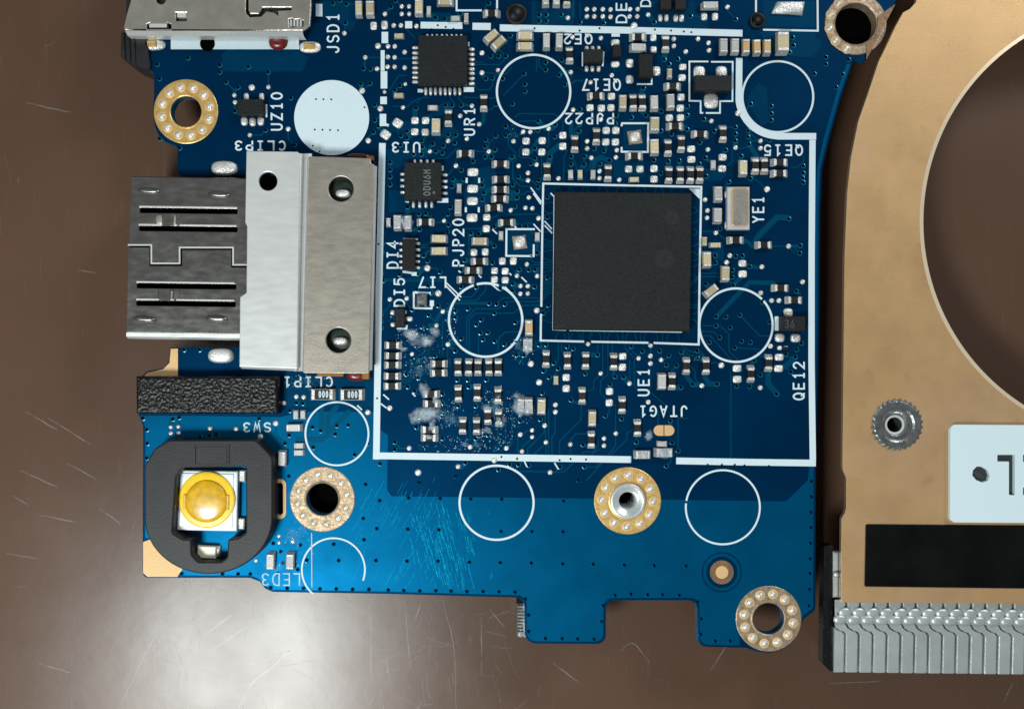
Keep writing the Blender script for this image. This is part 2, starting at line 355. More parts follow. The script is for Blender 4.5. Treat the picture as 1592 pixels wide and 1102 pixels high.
# x, y, width, height, angle
PADS = [
    (580.9, 40.8, 10.5, 13, 0), (597.9, 39.5, 10.5, 14, 0), (1015.6, 59.2, 10, 11, 0), (1016.1, 77.9, 10, 11, 0), (1094.6, 26.5, 10, 12, 0), (1111.6, 26.5, 10, 12, 0),
    (1061.5, 104.6, 12, 10, 0), (1060.3, 121.2, 12, 11, 0), (618.4, 191.9, 16, 14, -35), (599.3, 209.6, 16, 14, -35), (645.1, 187.9, 12, 11.5, 0), (661.7, 187.9, 12, 11.5, 0),
    (644.7, 205.4, 12, 11.5, 0), (661.3, 206, 12, 11.5, 0), (735.2, 268, 17.5, 13, 0), (950.6, 150.2, 12, 11.5, 0), (917.2, 167.9, 12, 11.5, 0), (934.9, 168.6, 12, 11.5, 0),
    (949.9, 167.9, 12, 11.5, 0), (942.4, 203.3, 12, 11.5, 0), (941.8, 221.3, 12, 11.5, 0), (957.4, 203.3, 12, 11.5, 0), (956.7, 221.3, 12, 11.5, 0), (875, 210.8, 12, 11.5, 0),
    (874.8, 227.8, 12, 11.5, 0), (817.9, 219.6, 12, 11.5, 0), (843, 219, 12, 11.5, 0), (817.5, 236.7, 12, 11.5, 0), (842.4, 236.7, 12, 11.5, 0), (1058.9, 151.6, 12, 11.5, 0),
    (1057.5, 168.6, 12, 11.5, 0), (1040.5, 183.6, 12, 11.5, 0), (1057.8, 183.6, 12, 11.5, 0), (1074.5, 231.9, 13, 11, 0), (1074.9, 248.2, 13, 11, 0), (977.2, 263.2, 12, 11.5, 0),
    (994.9, 263.2, 12, 11.5, 0), (1016.7, 262.5, 12, 11.5, 0), (1016.7, 278.9, 12, 11.5, 0), (1123.3, 244.8, 13, 11, 0), (1122.6, 262.5, 13, 11, 0), (734.8, 293.8, 17.5, 13, 0),
    (734.5, 312.9, 17.5, 13, 0), (733.8, 338.8, 17.5, 13.5, 0), (736.8, 392.5, 11, 12, 0), (754.3, 391.9, 11, 12, 0), (756.7, 338.1, 12, 11.5, 0), (756, 355.8, 12, 11.5, 0),
    (781, 406.1, 11, 12, 0), (798, 406.1, 11, 12, 0), (1154.2, 409.6, 13, 11, 0), (768.8, 421.1, 11, 11, 0), (768.6, 434.7, 11, 11, 0), (785.5, 421.8, 11.5, 11, 0),
    (785.5, 435.7, 11.5, 11, 0), (1154.4, 426.1, 14, 11.5, 0), (1211.1, 555.2, 14, 11, 0), (1210.3, 572.9, 14, 11, 0), (968, 553.8, 12.5, 11, 0), (967.6, 570.8, 12, 11.5, 0),
    (880.2, 586.8, 12, 11.5, 0), (880.2, 603.9, 12, 11.5, 0), (947.6, 608.3, 12, 11.5, 0), (947.1, 626, 12, 11.5, 0), (1145.8, 572.5, 14, 11.5, 0), (1146, 589.5, 14, 11.5, 0),
]
# x, y, diameter
TEST_POINTS = [
    (598.5, 22.5, 7.5), (624.7, 10.9, 7), (636, 10.9, 7), (624.7, 22.5, 7), (636.3, 22.5, 7), (612.1, 40.4, 7.5), (623.4, 40.4, 7.5), (647.6, 41.5, 7.5),
    (587.7, 72.2, 9.5), (603.4, 72.8, 7.5), (613.8, 72.8, 7.5), (603, 89.2, 7.5), (613.6, 89.9, 7.5), (602.7, 104.6, 7.5), (613.6, 104.6, 7.5), (629.2, 81.7, 7.5),
    (629.2, 105.9, 7.5), (535.6, 52.4, 7.5), (568, 89.9, 7.5), (586.3, 107.6, 7.5), (563.2, 141.6, 9.5), (630.2, 131.4, 6), (749.3, 83, 8), (749.3, 113.7, 8),
    (774.1, 109.6, 7), (882.9, 28.6, 7.5), (912.3, 15.2, 7.5), (923.9, 15.2, 7.5), (937.1, 15.2, 7.5), (949.1, 15.7, 7.5), (912.3, 26.5, 7.5), (923.9, 26.5, 7.5),
    (937.1, 26.5, 7.5), (949.1, 27, 7.5), (979.3, 15.2, 7.5), (991.3, 15, 7.5), (978.6, 26.5, 7.5), (990.6, 26.5, 7.5), (1007.6, 23.8, 7.5), (985.8, 40.8, 11),
    (890.1, 58.5, 7.5), (934.1, 59.9, 7.5), (887.4, 113, 7.5), (951.1, 117.8, 7.5), (918, 128.7, 7.5), (1130.7, 11.6, 7.5), (1085.1, 61.3, 7.5), (1101.4, 67.4, 7.5),
    (1102.1, 79, 7.5), (1047.4, 61.3, 7.5), (1047.4, 72.2, 7.5), (1066, 81, 7.5), (597.9, 143.6, 6), (591.4, 169.5, 9.5), (572.7, 219.2, 9), (448.2, 201.1, 8),
    (626.5, 167.8, 7), (715.5, 180.8, 7.5), (733.8, 165.2, 7.5), (745, 193.8, 7.5), (725.9, 216.2, 7.5), (696.7, 219.6, 7.5), (668.5, 236, 7), (708.9, 258.2, 7.5),
    (760.1, 236, 7.5), (891, 171.3, 7.5), (934, 186.3, 7.5), (912.8, 220.1, 7.5), (912.8, 231.5, 7.5), (919.3, 245.9, 7.5), (852.9, 200.6, 7.5), (813.4, 205.4, 7.5),
    (824.3, 205.6, 7.5), (798.4, 220.1, 7.5), (806.3, 258.4, 7.5), (820.9, 269.3, 7.5), (820.9, 280.9, 7.5), (834.2, 256.4, 7.5), (868.2, 277.8, 7.5), (932, 266.6, 7.5),
    (932, 277.5, 7.5), (958.8, 233.9, 7.5), (957.4, 245.1, 7.5), (1105.8, 188.7, 7.5), (1100.4, 232.9, 7.5), (962.6, 280, 7.5), (1147.4, 176.5, 9.5), (1143.3, 230.1, 7.5),
    (1182.1, 219.6, 7.5), (1182.1, 230.9, 7.5), (690.3, 343.5, 7), (664.4, 417, 10.5), (822.1, 307.4, 7.5), (793.9, 327.2, 7.5), (816.8, 323.4, 7.5), (827.7, 324.1, 7.5),
    (837.2, 339.7, 8), (819.1, 410.9, 7.5), (1192.3, 294.5, 9.5), (1096.1, 310.8, 7.5), (1099.7, 327.6, 7.5), (1099.1, 339, 7.5), (1112.7, 362.3, 7.5), (1225.7, 383, 8),
    (1134.5, 397.6, 8), (1184.2, 415, 8), (681.4, 456.1, 10.5), (606.3, 465.4, 7.5), (632.4, 464, 7.5), (688.5, 484.4, 7.5), (678.7, 506.2, 7.5), (696.4, 535.4, 8),
    (605.9, 634.2, 9), (640.6, 550.4, 7), (803.7, 429, 7.5), (835.1, 429.5, 7.5), (809.3, 444.7, 7.5), (820.5, 444.9, 7.5), (808.9, 456.9, 7.5), (820.5, 456.5, 7.5),
    (834.5, 482.8, 9.5), (825.3, 565.7, 10), (838.2, 594.3, 10), (846.8, 661.4, 8), (808.9, 675.4, 8), (827.3, 668.6, 7), (827.3, 679.1, 7), (1129.4, 408.2, 8),
    (1182.5, 455.6, 8), (1247.4, 438.4, 8), (1199.4, 467.3, 8), (1210.7, 467.3, 8), (1197.7, 538.1, 8), (933.7, 580.4, 7.5), (978.6, 596, 8), (863.4, 629.1, 8),
    (863.4, 640.3, 8), (957.4, 673.6, 7.5), (914.2, 534.8, 7.5), (1011.3, 537.1, 7.5), (1121.3, 567.8, 9.5), (1091, 599.4, 8), (1007.7, 624.9, 8), (992.7, 557, 7.5),
    (1011.1, 553.4, 8), (1011.1, 565, 8), (1027.7, 559.5, 7.5), (1181.8, 602.6, 8), (636.2, 696.4, 8), (650.1, 734.3, 10.5), (712.2, 725, 8), (730.9, 694.8, 8),
    (787.3, 696.4, 8), (768.5, 715.2, 9), (848.7, 687.3, 7.5), (811.5, 701.4, 7.5), (886.7, 690.6, 7.5), (938.9, 681.4, 7.5), (938.9, 692.6, 7.5), (855.2, 734, 8),
    (460.9, 616.5, 7.5), (472.2, 617.3, 7.5), (441.3, 626.6, 7.5), (428.7, 658, 9), (404.8, 678.6, 9), (326.9, 666, 8), (367.1, 666.8, 8), (266.1, 663.5, 7),
    (277.9, 663, 7), (266.1, 673.6, 7), (277.9, 673.1, 7), (571.9, 640.9, 9), (434, 832.8, 6), (434, 843, 6), (455.6, 840.9, 7), (398.4, 870.9, 6),
    (391.6, 136.7, 10), (417.5, 136.1, 7), (364.6, 148.7, 7), (365.6, 159.7, 7), (388.6, 210.6, 7),
]
# x, y
VIAS = [
    (517.9, 6.1), (539, 7.5), (537.6, 36.8), (565.5, 107.6), (576.4, 108.2), (561.4, 131.4), (575.7, 130.7), (622, 134.1), (613.8, 140.9), (608.4, 11.6),
    (528.8, 1.4), (615.2, 2), (759.8, 6.1), (716.2, 21.8), (677.4, 28.6), (691.7, 30.6), (793.8, 56.5), (763.2, 88.5), (775.5, 88.5), (786.4, 88.5),
    (755.7, 123.2), (765.9, 122.5), (781.6, 123.2), (814.9, 115.7), (816.3, 132.1), (816.3, 143), (838.1, 24.5), (838.1, 34), (849.3, 24.5), (872.4, 23.8),
    (849.3, 34), (901.7, 36.1), (938.4, 36.8), (1017.1, 35.4), (873.5, 93.9), (848.6, 98), (848.6, 109.6), (869.4, 117.8), (878.5, 132.7), (1000.4, 137.5),
    (1073.5, 25.9), (1143.6, 30.6), (1032.7, 93.3), (1053.8, 92.6), (1040.2, 100.7), (1232.2, 59.2), (1233.5, 71.5), (1227.4, 81.7), (1283.9, 89.9), (1283.9, 100.7),
    (1266.2, 115.7), (1300.2, 136.8), (1309.8, 116.4), (1319.3, 93.3), (583, 164), (583, 187.9), (588.4, 196.7), (580.9, 206.2), (623.8, 211.7), (633.1, 204.9),
    (633.1, 215.1), (452.5, 153.1), (458.1, 226), (717.5, 265.3), (704.6, 279.6), (721.6, 279.6), (748.8, 280.2), (647.4, 169.3), (693, 164.5), (703.2, 164.5),
    (717.5, 164.5), (771.3, 163.1), (673.3, 224.4), (689.6, 227.8), (688.2, 238.7), (678, 236), (707.3, 223), (697.1, 210.1), (708.7, 210.8), (755.6, 218.3),
    (771.3, 212.2), (754.3, 228.5), (769.9, 233.3), (754.3, 244.8), (764.5, 244.8), (735.9, 251.6), (622.9, 226.5), (656.2, 219.6), (656.9, 229.2), (643.3, 240.1),
    (655.6, 240.7), (606.8, 253), (606.8, 264.6), (606.8, 275.5), (606.8, 287.7), (796.8, 162.5), (901.6, 171.3), (900.9, 194.5), (900.2, 204.7), (863.5, 194.5),
    (836.9, 189), (836.2, 203.3), (862.8, 213.5), (786.5, 197.2), (786.5, 211.5), (796.4, 244.6), (831.5, 231.2), (831.5, 246.9), (855.3, 244.8), (825.4, 255),
    (806, 275.5), (837.6, 280.9), (797.4, 287.7), (888.3, 244.2), (888.3, 256), (908.8, 244.2), (908.4, 256.4), (923.8, 231.9), (939, 235.3), (947.9, 250.3),
    (932.9, 255.7), (945.8, 191.1), (956.7, 193.1), (958.1, 180.8), (981.9, 183.6), (1004.4, 180.2), (1069.1, 165.9), (1068.4, 179.5), (1028.2, 174), (1027.6, 204),
    (1043.9, 209.4), (1068.4, 201.9), (1094.3, 186.3), (1110.6, 204.7), (1087.5, 222.4), (1096.6, 246.2), (1087.2, 255.5), (1097.7, 274.4), (1016.7, 249.6), (1038.9, 251.6),
    (1056.1, 250.6), (1027.6, 270), (1167.1, 162.5), (1199.1, 165.9), (1199.1, 177.4), (1199.1, 187.7), (1143.3, 198.5), (1143.3, 209.2), (1143.3, 219.6), (1163.3, 204),
    (1163, 213.5), (1164.4, 224.7), (1195.7, 218.3), (1128.3, 233.9), (1152.4, 243.2), (1133.1, 283.6), (1166.7, 278.2), (1248.8, 258.4), (1248.8, 270), (1247.5, 276.8),
    (1248.8, 284.3), (703.2, 290.4), (750.2, 289.1), (752.9, 300.6), (750.2, 310.8), (700.5, 323.1), (697.1, 333.3), (697.8, 350.3), (695.7, 360.5), (633.8, 322.4),
    (651.5, 333.3), (662.4, 332.6), (652.8, 357.1), (659, 398), (665.1, 406.1), (732.5, 363.3), (744.1, 363.9), (768.6, 353), (768.6, 383), (722.3, 404.8),
    (765.8, 408.9), (594.3, 379.6), (594.3, 392.5), (836.8, 291.1), (804.8, 297.9), (804.2, 308.1), (800.7, 321.7), (808.2, 352.4), (817.8, 352.4), (851.1, 306.8),
    (851.1, 338.1), (835.5, 393.9), (1119.5, 356), (1112, 398), (1112, 409.1), (1144, 398.7), (1154.2, 398), (1226.4, 340.8), (1244.1, 382.3), (1243.4, 394.2),
    (1165.8, 415), (621.5, 427.2), (649.4, 426.5), (684.2, 423.1), (648.1, 450.4), (665.8, 444.9), (670.5, 455.8), (681.4, 475.6), (666.5, 489.9), (641.3, 481.7),
    (656.2, 508.2), (665.8, 508.9), (592.9, 488.5), (592.9, 499.4), (592.9, 509.6), (596.3, 436.8), (593.6, 425.2), (676, 553.8), (631.7, 582.4), (650.8, 587.9),
    (634.5, 601.5), (644.7, 608.3), (688.2, 612.4), (688.9, 626.7), (688.9, 642.3), (647.4, 664.1), (708, 545.7), (711.4, 590.6), (727.7, 590.6), (756.3, 590.6),
    (729.1, 601.5), (712.7, 631.4), (740, 631.4), (807.6, 419.7), (822.5, 420.1), (832.1, 419.5), (851.1, 432), (831.4, 446.3), (797.3, 441.5), (797.3, 452.4),
    (778.3, 449), (740.8, 447), (717, 446.3), (760.9, 472.2), (772.2, 472.8), (785.1, 473.5), (727.9, 480.3), (708.2, 483.7), (708.2, 493.9), (748.3, 497.3),
    (740.8, 504.8), (747, 517.8), (758.5, 517.1), (751.1, 528), (717.7, 526.6), (708.2, 525.9), (769.4, 530.7), (784.4, 535.5), (801.4, 501.4), (802.1, 526.6),
    (768.8, 487.1), (845, 487.1), (852.5, 474.9), (717, 420.4), (838.2, 536.1), (849.1, 536.1), (881.8, 538.9), (891.3, 542.3), (803.5, 552.5), (814.4, 552.5),
    (853.8, 586.5), (808.9, 654.6), (840.2, 651.9), (758.5, 676.4), (761.3, 622.6), (1138.9, 420.4), (1138.4, 431), (1097.3, 441.7), (1140.1, 443.8), (1113.6, 492.6),
    (1128.6, 493.1), (1150.2, 490.4), (1113.1, 507), (1135.2, 509.5), (1118.8, 525), (1102.8, 532.4), (1153.1, 530.7), (1166.5, 532.4), (1142.2, 540.8), (1185, 470.3),
    (1196.9, 501), (1238.1, 453.1), (1245.9, 533.7), (1238.4, 543.5), (1221.8, 550.7), (1236.5, 554.9), (1083.7, 545.4), (929.2, 551.8), (861.1, 564.7), (867.9, 572.9),
    (845.2, 577), (910.1, 581.1), (956.4, 585.8), (969.7, 586.5), (948.5, 597.7), (887.7, 621.9), (941.2, 646.7), (966.6, 651.2), (843.4, 611.3), (981.8, 538.8),
    (998.8, 546.3), (1025.4, 545.7), (1040.1, 553.1), (1059.4, 547.7), (1083.2, 556.5), (1036.2, 567.8), (1051.9, 568.5), (1058.7, 602.2), (1076.7, 597.4), (1114.8, 597.4),
    (1042.1, 654.3), (1175.3, 550.4), (1172.6, 560.6), (1182.1, 582.8), (1145.4, 600.5), (1165.4, 601.1), (1207.3, 612.8), (1229.1, 578.3), (708.9, 740.5), (723.6, 719.3),
    (792.2, 721.7), (806.1, 722.5), (775.1, 729.9), (651.7, 750.3), (614.1, 687.4), (614.1, 698.9), (591.2, 720.9), (590.4, 778.1), (635.4, 774), (684.4, 774.8),
    (731.8, 775.7), (780, 776.1), (739.9, 681.7), (688.5, 681.7), (906.2, 691.5), (989.4, 687.6), (1045.1, 688.5), (1054.3, 700.9), (1035.8, 724.4), (822.1, 723.4),
    (870.8, 726), (908.8, 725.7), (899.1, 746.9), (876.1, 778.8), (269.1, 651.7), (279.2, 649.2), (326.9, 676.8), (337.5, 675.1), (311.9, 679.3), (222.7, 650.5),
    (228.9, 668), (229.7, 689.4), (228.9, 712), (461.4, 626.6), (471.4, 627.3), (451.3, 638.4), (435, 638.4), (403.6, 651), (486.5, 664.3), (499, 669.8),
    (524.2, 661.8), (541.8, 661), (521.7, 675.1), (450.1, 676.8), (443.8, 689.4), (487.7, 695.7), (571.9, 689.4), (551.8, 707), (421.3, 912.9), (446.7, 914.1),
    (472.1, 914.1), (497.5, 914.9), (522.9, 914.9), (548.3, 915.7), (573.7, 915.7), (282.8, 891.3), (346.3, 891.8), (370.4, 891.8), (389.5, 891.8), (568.7, 752.8),
    (564.8, 805.6), (566.1, 838.7), (585.9, 821.4), (519.1, 845.5), (526.7, 870.9), (584.7, 870.9), (477.2, 870.4), (425.1, 844.2), (467, 846.8), (436.5, 857),
    (440.3, 874.7), (463.2, 884.9), (432.7, 891.3), (449.2, 740.1), (634.2, 822.3), (682.5, 823.5), (779.1, 826.1), (826.8, 826.1), (875.1, 826.6), (632.9, 871.8),
    (681.2, 871.8), (729.8, 873.6), (777.8, 874.4), (826.1, 875.1), (874.6, 876.4), (922.1, 876.9), (603.7, 916.8), (627.9, 917.6), (652.8, 918.1), (677.7, 917.6),
    (701.6, 918.3), (725.9, 919.1), (751.1, 919.1), (776, 919.6), (800.7, 920.1), (816.7, 930.8), (821.8, 955.7), (821.8, 981.1), (847.9, 991.8), (873.9, 992.3),
    (898, 992.8), (923.4, 993.3), (937.9, 940.9), (935.3, 965.8), (956.4, 925.2), (970.5, 878.2), (1017, 879.1), (1066.3, 879.7), (980.7, 923.2), (1006.8, 924.1),
    (1029.8, 924.1), (1055.9, 925.2), (1084.3, 935.4), (1090.1, 961.8), (1089.3, 985.6), (1111.9, 996.3), (1135.1, 995.8), (1261.4, 748.2), (1261.4, 772.2), (1260.5, 796.1),
    (1260.5, 820.1), (1259.9, 844.2), (1259.4, 868.6), (1259.1, 891.3), (1258.5, 915.9), (1257.6, 941.2), (1143.8, 959.5), (292.8, 91.2), (244.9, 101.2), (342.1, 102.2),
    (342.1, 113.2), (248.5, 123.4), (386.6, 104.8), (417.5, 113.2), (352.1, 128.7), (370.6, 136.7), (365.6, 173.7), (413.5, 203.2), (248.9, 216.6), (280, 231),
    (485.2, 226.2), (286.9, 544.1), (311, 544.1), (269.7, 560.7), (247.9, 576.9),
]
# ---------------------------------------------------------------- the table
TABLE_Z = -0.48
def table_material():
    m = bpy.data.materials.new('table_laminate'); m.use_nodes = True; nt = m.node_tree; L = nt.links
    b = nt.nodes['Principled BSDF']
    geo = nt.nodes.new('ShaderNodeNewGeometry')
    def nz(scale, detail, mapping=None, dist=0.0, rot=0.0):
        v = geo.outputs['Position']
        if mapping:
            mp = nt.nodes.new('ShaderNodeMapping'); mp.inputs['Scale'].default_value = mapping
            mp.inputs['Rotation'].default_value = (0, 0, rot); L.new(v, mp.inputs['Vector']); v = mp.outputs['Vector']
        n = nt.nodes.new('ShaderNodeTexNoise'); n.inputs['Scale'].default_value = scale; n.inputs['Detail'].default_value = detail
        n.inputs['Distortion'].default_value = dist; L.new(v, n.inputs['Vector']); return n.outputs['Fac']
    def rng(x, a, b_, c, d):
        r = nt.nodes.new('ShaderNodeMapRange'); L.new(x, r.inputs['Value'])
        for k, val in zip(('From Min', 'From Max', 'To Min', 'To Max'), (a, b_, c, d)): r.inputs[k].default_value = val
        return r.outputs['Result']
    ramp = nt.nodes.new('ShaderNodeMix'); ramp.data_type = 'RGBA'
    L.new(rng(nz(0.45, 4), 0.3, 0.7, 0, 1), ramp.inputs['Factor'])
    ramp.inputs['A'].default_value = (0.084, 0.044, 0.027, 1); ramp.inputs['B'].default_value = (0.106, 0.058, 0.037, 1)
    scr = rng(nz(9, 2, (6, 0.35, 1), 0.6, 0.25), 0.66, 0.78, 0, 0.22)
    scr2 = rng(nz(7, 2, (7, 0.3, 1), 0.5, -0.5), 0.67, 0.78, 0, 0.2)
    mxs = nt.nodes.new('ShaderNodeMath'); mxs.operation = 'MAXIMUM'; L.new(scr, mxs.inputs[0]); L.new(scr2, mxs.inputs[1])
    mix = nt.nodes.new('ShaderNodeMix'); mix.data_type = 'RGBA'; L.new(mxs.outputs[0], mix.inputs['Factor'])
    L.new(ramp.outputs['Result'], mix.inputs['A']); mix.inputs['B'].default_value = (0.16, 0.12, 0.10, 1)
    L.new(mix.outputs['Result'], b.inputs['Base Color'])
    L.new(rng(nz(1.2, 5), 0.3, 0.7, 0.24, 0.31), b.inputs['Roughness'])
    b.inputs['Specular IOR Level'].default_value = 0.36
    bp = nt.nodes.new('ShaderNodeBump'); bp.inputs['Strength'].default_value = 0.05; bp.inputs['Distance'].default_value = 0.02
    L.new(nz(5, 6), bp.inputs['Height']); L.new(bp.outputs['Normal'], b.inputs['Normal'])
    MATS['table'] = m
table_material()
mat('scratch', (0.21, 0.185, 0.17), 0, 0.30, spec=0.45)
tb = MB(); tb.box(-30, -30, TABLE_Z - 1.5, 30, 30, TABLE_Z)
table = tb.build('table_top', 'table'); table['kind'] = 'structure'
table['label'] = 'scratched glossy brown table top under the board'

# scratches worn into the table, given where they are seen on its surface
SCRATCH = [
    [(688, 932), (694, 955), (702, 985), (706, 1010), (708, 1050), (709, 1102)],
    [(630, 930), (632, 960), (634, 1000), (640, 1040)], [(575, 940), (577, 990), (577, 1060)],
    [(760, 945), (785, 975)], [(655, 935), (645, 965)], [(748, 960), (749, 1020)],
    [(505, 940), (470, 990), (430, 1030), (392, 1062), (372, 1098)], [(190, 1090), (215, 1040), (232, 1005), (246, 985)],
    [(320, 985), (360, 955)], [(330, 1010), (380, 975)], [(395, 1030), (455, 1010)], [(600, 1020), (606, 1060)],
    [(20, 770), (45, 785)], [(105, 720), (150, 745)], [(75, 650), (140, 690)], [(30, 730), (90, 757)],
    [(155, 790), (190, 815)], [(40, 640), (90, 668)], [(60, 800), (120, 812)], [(10, 860), (60, 868)],
    [(965, 1010), (985, 1000), (1010, 1030)], [(1105, 1040), (1135, 995)], [(1290, 1062), (1370, 1058)], [(1560, 1090), (1575, 1060)],
    [(40, 160), (110, 175)], [(120, 420), (150, 425)], [(60, 1030), (110, 1045)], [(860, 1030), (900, 1060)],
]
def spline(pts, k=6):
    out = []
    for i in range(len(pts) - 1):
        p0 = Vector(pts[max(0, i - 1)]); p1 = Vector(pts[i]); p2 = Vector(pts[i + 1]); p3 = Vector(pts[min(len(pts) - 1, i + 2)])
        for j in range(k):
            t = j / k
            out.append(0.5 * ((2 * p1) + (p2 - p0) * t + (2 * p0 - 5 * p1 + 4 * p2 - p3) * t * t + (3 * p1 - p0 - 3 * p2 + p3) * t ** 3))
    out.append(Vector(pts[-1])); return out
for i, s in enumerate(SCRATCH):
    sb = MB(); pts = [Vector(XY(p[0] + random.uniform(-.6, .6), p[1] + random.uniform(-.6, .6), TABLE_Z)) for p in spline(s)]
    n = len(pts)
    for j in range(n - 1):
        w0 = 0.0038 * math.sin(math.pi * (j + 0.15) / (n - 0.7)) * random.uniform(.5, 1); d = (pts[j + 1] - pts[j]).normalized(); nn = Vector((-d.y, d.x)) * max(w0, 0.0015)
        a, b_ = pts[j], pts[j + 1]
        sb.face([(*(a - nn), TABLE_Z + .002), (*(b_ - nn), TABLE_Z + .002), (*(b_ + nn), TABLE_Z + .002), (*(a + nn), TABLE_Z + .002)])
    sb.build('scratch', 'scratch', table, flat=True)
fs = MB(); rs = random.Random(5)
for i in range(230):
    x0, y0 = (rs.uniform(210, 800), rs.uniform(905, 1110)) if i < 190 else (rs.uniform(-20, 1300), rs.uniform(-20, 1120))
    a = rs.gauss(1.45, .22) if rs.random() < .6 else rs.uniform(-.5, .6); L_ = rs.uniform(5, 45) * (1 if i < 190 else .6); b_ = rs.uniform(-.25, .25)
    pts = [XY(x0 + L_ * t * math.cos(a + b_ * t), y0 + L_ * t * math.sin(a + b_ * t), TABLE_Z) for t in (0, .33, .66, 1)]
    fs.ribbon(pts, S * rs.uniform(.18, .55), TABLE_Z + .0012 + i * .000002, caps=False)
fso = fs.build('fine_scratch', 'scratch', table, flat=True); fso['kind'] = 'stuff'

# ---------------------------------------------------------------- the circuit board
board = empty('circuit_board')
board['label'] = 'blue laptop circuit board crowded with small soldered components, lying on the brown table'
board['category'] = 'circuit board'
BT, BB = 0.0, -0.085
OUT = fillet([(222, -300), (222, 92, 14), (239, 116, 10), (239, 150), (237, 174), (240, 196), (247, 212), (258, 222, 8), (275, 228, 6), (276, 273, 6),
    (448, 273, 8), (448, 540, 8), (264, 540, 3), (264, 560, 8), (254, 572, 8), (228, 577, 6), (215, 590, 6), (214, 642, 8), (222, 662, 8), (221, 898, 9),
    (388, 898, 10), (404, 904, 6), (412, 915, 6), (424, 920, 6), (600, 923), (815, 929, 15), (816, 1000, 17), (942, 1001, 14), (942, 933, 14),
    (1083, 933, 14), (1085, 1005, 14), (1160, 1007, 4), (1178, 1013), (1196, 1015), (1214, 1011), (1228, 1003), (1238, 990), (1243, 978, 8), (1250, 962, 6), (1258, 956, 5), (1268, 948, 7),
    (1269, 720), (1274, 500), (1276, 320), (1279, 262), (1290, 216), (1308, 152), (1329, 90, 3), (1346, 96, 4), (1394, 2), (1425, -70), (1425, -300)])
MOUNTS = [(289.4, 174, 50, 23.6), (501.3, 775.6, 51, 24.5), (975.5, 778, 52, 24), (1194.6, 961, 51, 24), (1330, 38, 49, 32)]
SLOT = fillet([(431, 750, 5), (441, 750, 5), (441, 800, 5), (431, 800, 5)])
PLUGS = [(802.7, 22.5, 15), (1177, 32.7, 11)]
holes = [circ(x, y, r) for x, y, _, r in MOUNTS] + [SLOT] + [circ(x, y, r, 24) for x, y, r in PLUGS] + [circ(244, 70, 8, 16)]
plate('substrate', OUT, holes, BB, BT, ['mask', 'mask_edge'], board, bevel=0.008)

# copper planes under the solder mask, standing a little proud
Z_POUR, Z_TRACE, Z_TRACE2, Z_VIA, Z_SILK = 0.0016, 0.0026, 0.0034, 0.0042, 0.0052
POURS = [
    fillet([(590, 640), (590, 667, 2), (603, 676, 2), (602, 762, 6), (609, 771, 3), (949, 775), (951, 788), (960, 799), (975, 804), (991, 799), (1000, 788), (1002, 776), (1222, 779, 2), (1256, 746, 2), (1258, 724), (1262, 700), (1265, 500), (1267, 330), (1270, 262), (1281, 214), (1299, 150), (1316, 100), (1322, 100),
      (1304, 152), (1286, 216), (1275, 262), (1272, 320), (1270, 500), (1265, 720), (1264, 945, 6), (1250, 955, 6), (1238, 970), (1195, 930), (1150, 965), (1150, 1003), (1088, 1001, 12), (1087, 929, 14),
      (938, 929, 14), (938, 997, 13), (819, 996, 14), (819, 925, 15), (600, 919), (424, 916), (413, 910), (402, 899), (390, 894), (280, 894), (280, 838), (226, 836), (226, 664), (219, 646), (300, 646), (436, 648), (470, 640)]),
    [(826, 2), (892, 2), (892, 40), (826, 38)], [(1012, 48), (1100, 50), (1100, 20), (1080, 20), (1080, 2), (1012, 2)],
    [(1180, 50), (1268, 50), (1268, 60), (1276, 62), (1276, 72), (1262, 90), (1230, 88), (1186, 62)],
    [(1186, 2), (1268, 2), (1268, 44), (1186, 42)],
    fillet([(600, 232), (665, 232), (665, 246), (628, 248), (620, 262), (604, 262)]),
    [(745, 262), (766, 258), (772, 268), (772, 300), (762, 318), (748, 322), (722, 322), (722, 296), (730, 288)],
    [(604, 296), (626, 296), (632, 318), (660, 322), (660, 330), (604, 330)],
    [(1084, 262), (1120, 262), (1130, 272), (1120, 282), (1084, 282)], [(940, 250), (1002, 250), (1002, 276), (940, 276)],
    
    [(800, 557), (816, 557), (816, 562), (812, 563), (803, 563)], [(830, 528), (842, 528), (842, 540), (836, 546), (828, 546)],
    [(846, 376), (862, 376), (862, 386), (846, 386)], [(440, 590), (470, 586), (590, 590), (590, 632), (440, 632)],
    [(786, 360), (829, 360), (829, 396), (786, 396)], [(969, 196), (1004, 196), (1004, 233), (969, 233)],
    [(380, 60), (462, 80), (480, 90), (470, 112), (345, 112), (345, 84)], [(480, 2), (545, 2), (560, 26), (545, 50), (520, 30), (490, 26)],
    [(648, 20), (700, 20), (706, 34), (652, 34)], [(690, 158), (700, 158), (706, 200), (720, 206), (712, 214), (660, 214), (640, 205), (600, 205), (600, 190), (655, 188)],
    [(1098, 380), (1112, 372), (1124, 378), (1126, 405), (1112, 405), (1104, 390)], [(1180, 130), (1192, 136), (1195, 190), (1184, 196), (1172, 176), (1160, 158), (1168, 142)],
]
plate('copper_pour', POURS[0], [circ(501.3, 775.6, 27), SLOT, circ(1122, 889, 24)], -0.004, Z_POUR, 'mask_over_copper', board, seen_at=0)['kind'] = 'stuff'
pb = MB()
for q in POURS[1:]:
    pb.face([(*XY(x, y), Z_POUR) for x, y in q])
def pour_mesh():
    me = pb.flat_mesh('copper_pour', 'mask_over_plane')
    bm = bmesh.new(); bm.from_mesh(me); bmesh.ops.triangulate(bm, faces=bm.faces, ngon_method='EAR_CLIP'); bm.to_mesh(me); bm.free(); return me
po = link(bpy.data.objects.new('copper_pour', pour_mesh()), board); po['kind'] = 'stuff'

